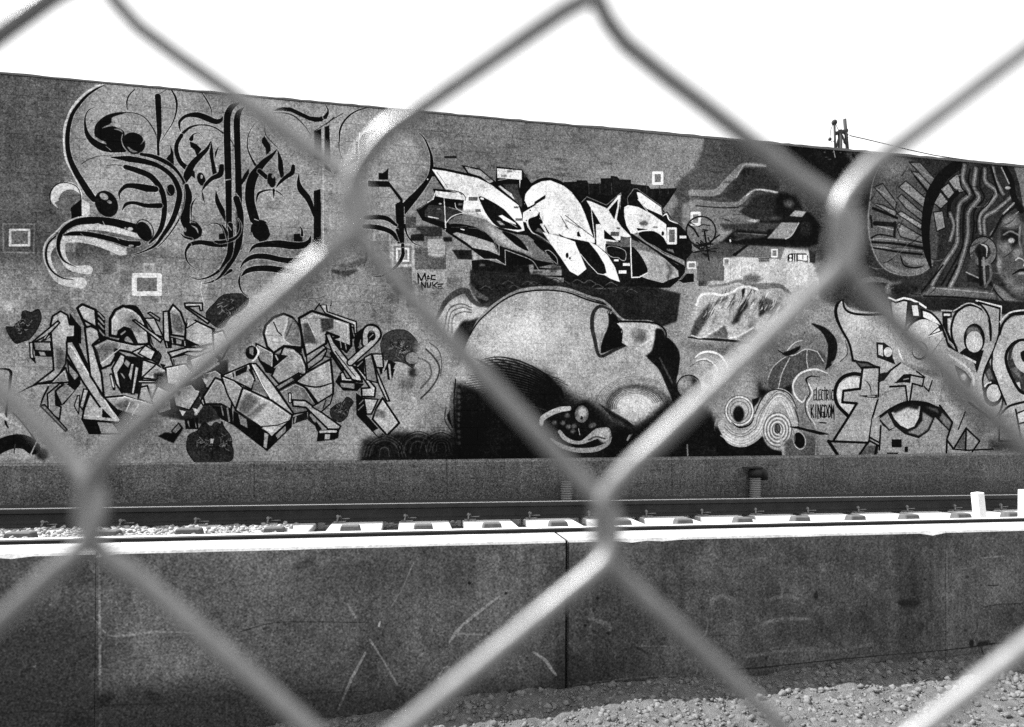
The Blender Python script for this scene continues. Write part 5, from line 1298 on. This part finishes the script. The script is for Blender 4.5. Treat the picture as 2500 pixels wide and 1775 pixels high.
# ------------------------------------------------------------ mural wall of concrete blocks
TOPZ = on_plane(1250, 295, YW).z
mw = thing('mural_wall', 'tall concrete block wall covered end to end in graffiti lettering and a painted giant head', 'wall', (2, YW, 0))
BW, BH, BD = .40, .20, .19
GAP = .0022
bmB = bmesh.new(); add_box(bmB, GAP, BW - GAP, 0, BD, GAP, BH - GAP)
es = [e for e in bmB.edges if all(abs(v.co.y) < 1e-6 for v in e.verts)]
bmesh.ops.bevel(bmB, geom=es, offset=.0022, segments=1, affect='EDGES')
BM = mesh('block', bmB); BM.materials.append(M_mural)
nrow = int(math.ceil((TOPZ - .9) / BH))
rest = bmesh.new()
cnt = 0
def rest_block(x0, x1, z0, z1, dy):
    vs = [rest.verts.new(p) for p in ((x0 + GAP, YW + dy, z0 + GAP), (x1 - GAP, YW + dy, z0 + GAP), (x1 - GAP, YW + dy, z1 - GAP), (x0 + GAP, YW + dy, z1 - GAP),
          (x0, YW + dy + .003, z0), (x1, YW + dy + .003, z0), (x1, YW + dy + .003, z1), (x0, YW + dy + .003, z1))]
    rest.faces.new(vs[:4])
    for i in range(4):
        j = (i + 1) % 4
        rest.faces.new((vs[i], vs[4 + i], vs[4 + j], vs[j]))
for r in range(nrow):
    z1 = TOPZ - r * BH; z0 = z1 - BH
    x = -14.0 + (BW / 2 if r % 2 else 0)
    while x < 24:
        dy = random.uniform(0, .0008)
        if -4.25 < x + .1 and x < 1.65 and cnt < 300 and z1 > plz(x) + .06:
            o = link('block', BM); o.location = (x, YW + dy, z0); off(o, mw); cnt += 1
        else:
            rest_block(x, x + BW, z0, z1, dy)
        x += BW
bmesh.ops.recalc_face_normals(rest, faces=rest.faces)
for f in rest.faces:
    if f.normal.y > 0: f.normal_flip()
ro = link('blockwork', mesh('blockwork', rest), M_mural); off(ro, mw); tag(ro, kind='stuff')
off(link('mortar_core', box_mesh('mortar_core', -14, 24.2, YW + .0042, YW + .19, .3, TOPZ - .004), M_mural), mw)
# thin rough capping strip
bm = bmesh.new(); vs = []
nn = 420
for i in range(nn + 1):
    x = -14 + 38.2 * i / nn
    h = .018 + random.uniform(-.004, .005) + (.02 if 2.15 < x < 9 else 0) * .5
    vs.append([bm.verts.new(p) for p in ((x, YW - .012, TOPZ + .001), (x, YW - .012 + random.uniform(-.003, .003), TOPZ + h), (x, YW + .2, TOPZ + h), (x, YW + .2, TOPZ + .001))])
for r0, r1 in zip(vs, vs[1:]):
    for k in range(4): bm.faces.new((r0[k], r1[k], r1[(k + 1) % 4], r0[(k + 1) % 4]))
bmesh.ops.recalc_face_normals(bm, faces=bm.faces)
off(link('capping', mesh('capping', bm), M_mortar), mw)

# ------------------------------------------------------------ drain pipes on the plinth
def pipe_thing(px, ytop, cap, label):
    top = on_plane(px, ytop, YL - .085)
    t = thing('corrugated_pipe', label, 'drain pipe', (top.x, YL - .085, BEDZ), 'corrugated pipes standing against the footing ledge')
    h = top.z - BEDZ
    pts, rad = [], []
    n = int(h / .026)
    for i in range(n * 4 + 1):
        pts.append((0, 0, h * i / (n * 4))); rad.append(.052 + .02 * (.5 + .5 * math.cos(i * math.pi / 2)))
    bm = bmesh.new(); add_tube(bm, pts, rad, 18); bmesh.ops.recalc_face_normals(bm, faces=bm.faces)
    link('pipe_body', mesh('pipe_body', bm), M_pvc2, t)
    if cap:
        bm = bmesh.new()
        add_tube(bm, [(0, 0, h - .01), (0, 0, h + .05), (0, 0, h + .085), (0, 0, h + .1)], [.082, .084, .07, .03], 18)
        add_tube(bm, [(-.02, 0, h + .07), (.06, -.01, h + .062), (.1, -.01, h + .03), (.11, -.01, h - .04)], [.055, .06, .055, .045], 14)
        add_box(bm, -.14, .06, -.07, .07, h + .098, h + .112, .004)
        bmesh.ops.recalc_face_normals(bm, faces=bm.faces)
        link('pipe_cap', mesh('pipe_cap', bm), M_pvc, t)
    return t
pipe_thing(1844, 1163, True, 'ribbed pipe with a black elbow cap against the ledge, right of the fence crossing')
pipe_thing(1383, 1176, False, 'uncapped ribbed pipe against the ledge, half hidden behind the central fence knot')

# ------------------------------------------------------------ marker posts by the track
def post(px0, px1, ytop, lean, w, d, label, Y):
    a = on_plane((px0 + px1) / 2, ytop, Y)
    t = thing('marker_post', label, 'marker post', (a.x, Y, SLZ + .003), 'white posts beside the track at the right')
    h = a.z - SLZ
    bm = bmesh.new(); add_box(bm, -w / 2, w / 2, -d / 2, d / 2, 0, h, .004)
    o = link('post_body', mesh('post_body', bm), M_post, t); 
    t.rotation_euler = (0, lean, 0); t.location.x -= math.tan(lean) * h
    return t
post(2372, 2400, 1203, R(-7), .075, .075, 'leaning white square post, the left and thinner one of the two by the track', 4.9)
post(2484, 2530, 1196, 0, .13, .06, 'upright wide white post cut by the right edge of the photo', 4.72)

# ------------------------------------------------------------ utility pole head behind the wall
YP = 26.0
def pp(px, py): return on_plane(px, py, YP)
base = pp(2050, 700); 
up_ = thing('utility_pole', 'distant utility pole head with three stubs and a transformer rising above the mural wall', 'utility pole', (base.x, YP, 0))
def W(p): return Vector(p) - Vector((base.x, YP, 0))
def tpart(name, pl_, r, m=M_wood, n=8): return link(name, tube_mesh(name, [W(p) for p in pl_], r, n), m, up_)
P0 = pp(2051, 318); 
tpart('pole', [(P0.x, YP, 0), P0], [.16, .10])
tpart('riser', [pp(2040, 400), pp(2037, 296)], .05); tpart('riser', [pp(2072, 400), pp(2062, 291)], .075)
tpart('crossarm', [pp(2040, 326), pp(2068, 319)], .09); tpart('crossarm', [pp(2054, 322), pp(2070, 330)], .05)
tpart('brace', [pp(2050, 330), pp(2040, 365)], .05); tpart('brace', [pp(2056, 330), pp(2064, 352)], .04)
bm = bmesh.new(); bmesh.ops.create_uvsphere(bm, u_segments=12, v_segments=8, radius=.13, matrix=Matrix.Translation(W(pp(2037, 299)))); link('insulator', mesh('insulator', bm), M_wood, up_)
bm = bmesh.new(); bmesh.ops.create_uvsphere(bm, u_segments=12, v_segments=8, radius=.08, matrix=Matrix.Translation(W(pp(2026, 340)))); link('insulator', mesh('insulator', bm), M_wood, up_)
bm = bmesh.new(); bmesh.ops.create_uvsphere(bm, u_segments=12, v_segments=8, radius=.08, matrix=Matrix.Translation(W(pp(2063, 346)))); link('insulator', mesh('insulator', bm), M_wood, up_)
tpart('jumper_wire', [pp(2035, 300), pp(2028, 318), pp(2026, 338), pp(2031, 348), pp(2038, 342)], .014, M_dark, 5)
tpart('jumper_wire', [pp(2040, 302), pp(2046, 316), pp(2051, 320)], .014, M_dark, 5)
tpart('jumper_wire', [pp(2066, 330), pp(2060, 345), pp(2066, 352), pp(2071, 335)], .014, M_dark, 5)
c0 = pp(2068, 333)
wl = [(2074, 331), (2110, 339), (2160, 351), (2220, 366), (2280, 379), (2340, 388), (2400, 396), (2460, 401), (2500, 404)]
wp = [on_plane(x, y, YP) for x, y in wl]
e = wp[-1] + (wp[-1] - wp[-3]) * 6
wo = link('overhead_wire', tube_mesh('overhead_wire', wp + [wp[-1] + (e - wp[-1]) * .5 + Vector((0, 0, -.05)), e], .022, 5), M_dark)
tag(wo, 'thin sagging overhead wire running right from the utility pole above the wall', 'wire')
far = on_plane(2500, 404, YP) 
# the pole at the far end of that wire, outside the frame
t2 = thing('utility_pole', 'plain wooden pole carrying the far end of the overhead wire beyond the right edge', 'utility pole', (e.x, YP, 0))
link('pole', tube_mesh('pole', [(0, 0, 0), (0, 0, e.z + .4)], [.16, .11], 10), M_wood, t2)

# ------------------------------------------------------------ chain-link fence close to the lens
ZF = .085
def fp(px, py, dz=0.0):
    """point of the fence plane"""
    d = Fw * 1.0 + Rc * ((px - 1250) / FPX) + Uc * ((1047.5 - py) / FPX)
    q = EYEV + d * ZF
    return q + Fw * dz
known = {(0, 0): (222, 1240), (2, 0): (1478, 1275), (1, 1): (868, 490), (3, 1): (2060, 548), (2, 2): (1440, -85), (0, 2): (222, -125),
         (1, -1): (868, 1950), (3, -1): (2072, 1975), (4, 2): (2640, -70), (4, 0): (2700, 1300), (-1, 1): (-380, 500)}
def knot(i, j):
    if (i, j) in known: return known[(i, j)]
    return (238 + 614 * i, 1240 - (705 if j > 0 else 728) * j)
fe = thing('chain_link_fence', 'blurred galvanised chain-link mesh crossing the whole view just in front of the lens', 'fence', tuple(EYEV + Fw * ZF + Vector((0, 0, -EYE))))
WR = .0013
LEFT = [(26, 118, .3), (-6, 66, .1), (-17, 0, 0), (2, -66, -.1), (60, -138, -.6)]       # from below upwards, a strand hooking at its left turn
RIGHT = [(-6, 92, -.6), (14, 42, -.3), (19, -6, 0), (2, -44, .3), (-42, -84, .7)]
def strand(s):
    """one zigzag wire between knot columns s and s+1, listed from the ground up"""
    out = []
    for j in range(-44, 19):
        c = s if (s + j) % 2 == 0 else s + 1
        x, y = knot(c, j)
        jit = 0 if (c, j) in known else random.uniform(-8, 8)
        seq = RIGHT if c == s + 1 else LEFT
        ex = {(2, 2): -30, (0, 2): -40}.get((c, j), 0) if seq is LEFT else 0
        for dx, dy, dz in seq:
            out.append((x + dx, y + dy + ex + jit, dz * .0019))
        # middle of the straight run to the next knot
        c2 = s if c == s + 1 else s + 1
        x2, y2 = knot(c2, j + 1)
        e1 = seq[-1]; e2 = (RIGHT if c2 == s + 1 else LEFT)[0]
        d = -.0019 if c == s else .0019
        for t in (.12, .5, .88):
            out.append((x + e1[0] + (x2 + e2[0] - x - e1[0]) * t, y + e1[1] + (y2 + e2[1] - y - e1[1]) * t, d))
    v = cr(np.array(out), False, 2)
    return [fp(x, y, z) - fe.location for x, y, z in v]
for s in range(-18, 21):
    p = [q for q in strand(s) if q.z > .03 and q.z < 2.45]
    if len(p) < 4: continue
    bm = bmesh.new(); add_tube(bm, p, WR, 10); bmesh.ops.recalc_face_normals(bm, faces=bm.faces)
    link('wire_strand', mesh('wire_strand', bm), M_wire, fe)
# frame of the fence panel, outside the picture
xl, xr = -.70, .78
for u in (xl, xr):
    b0 = Rt * u + Fw * .045
    link('fence_post', tube_mesh('fence_post', [b0 + Vector((0, 0, -.3)), b0 + Vector((0, 0, 2.52))], .03, 16), M_wire, fe)
for z in (2.46,):
    link('top_rail', tube_mesh('top_rail', [Rt * (xl + .03) + Fw * .03 + Vector((0, 0, z)), Rt * (xr - .03) + Fw * .03 + Vector((0, 0, z))], .021, 12), M_wire, fe)
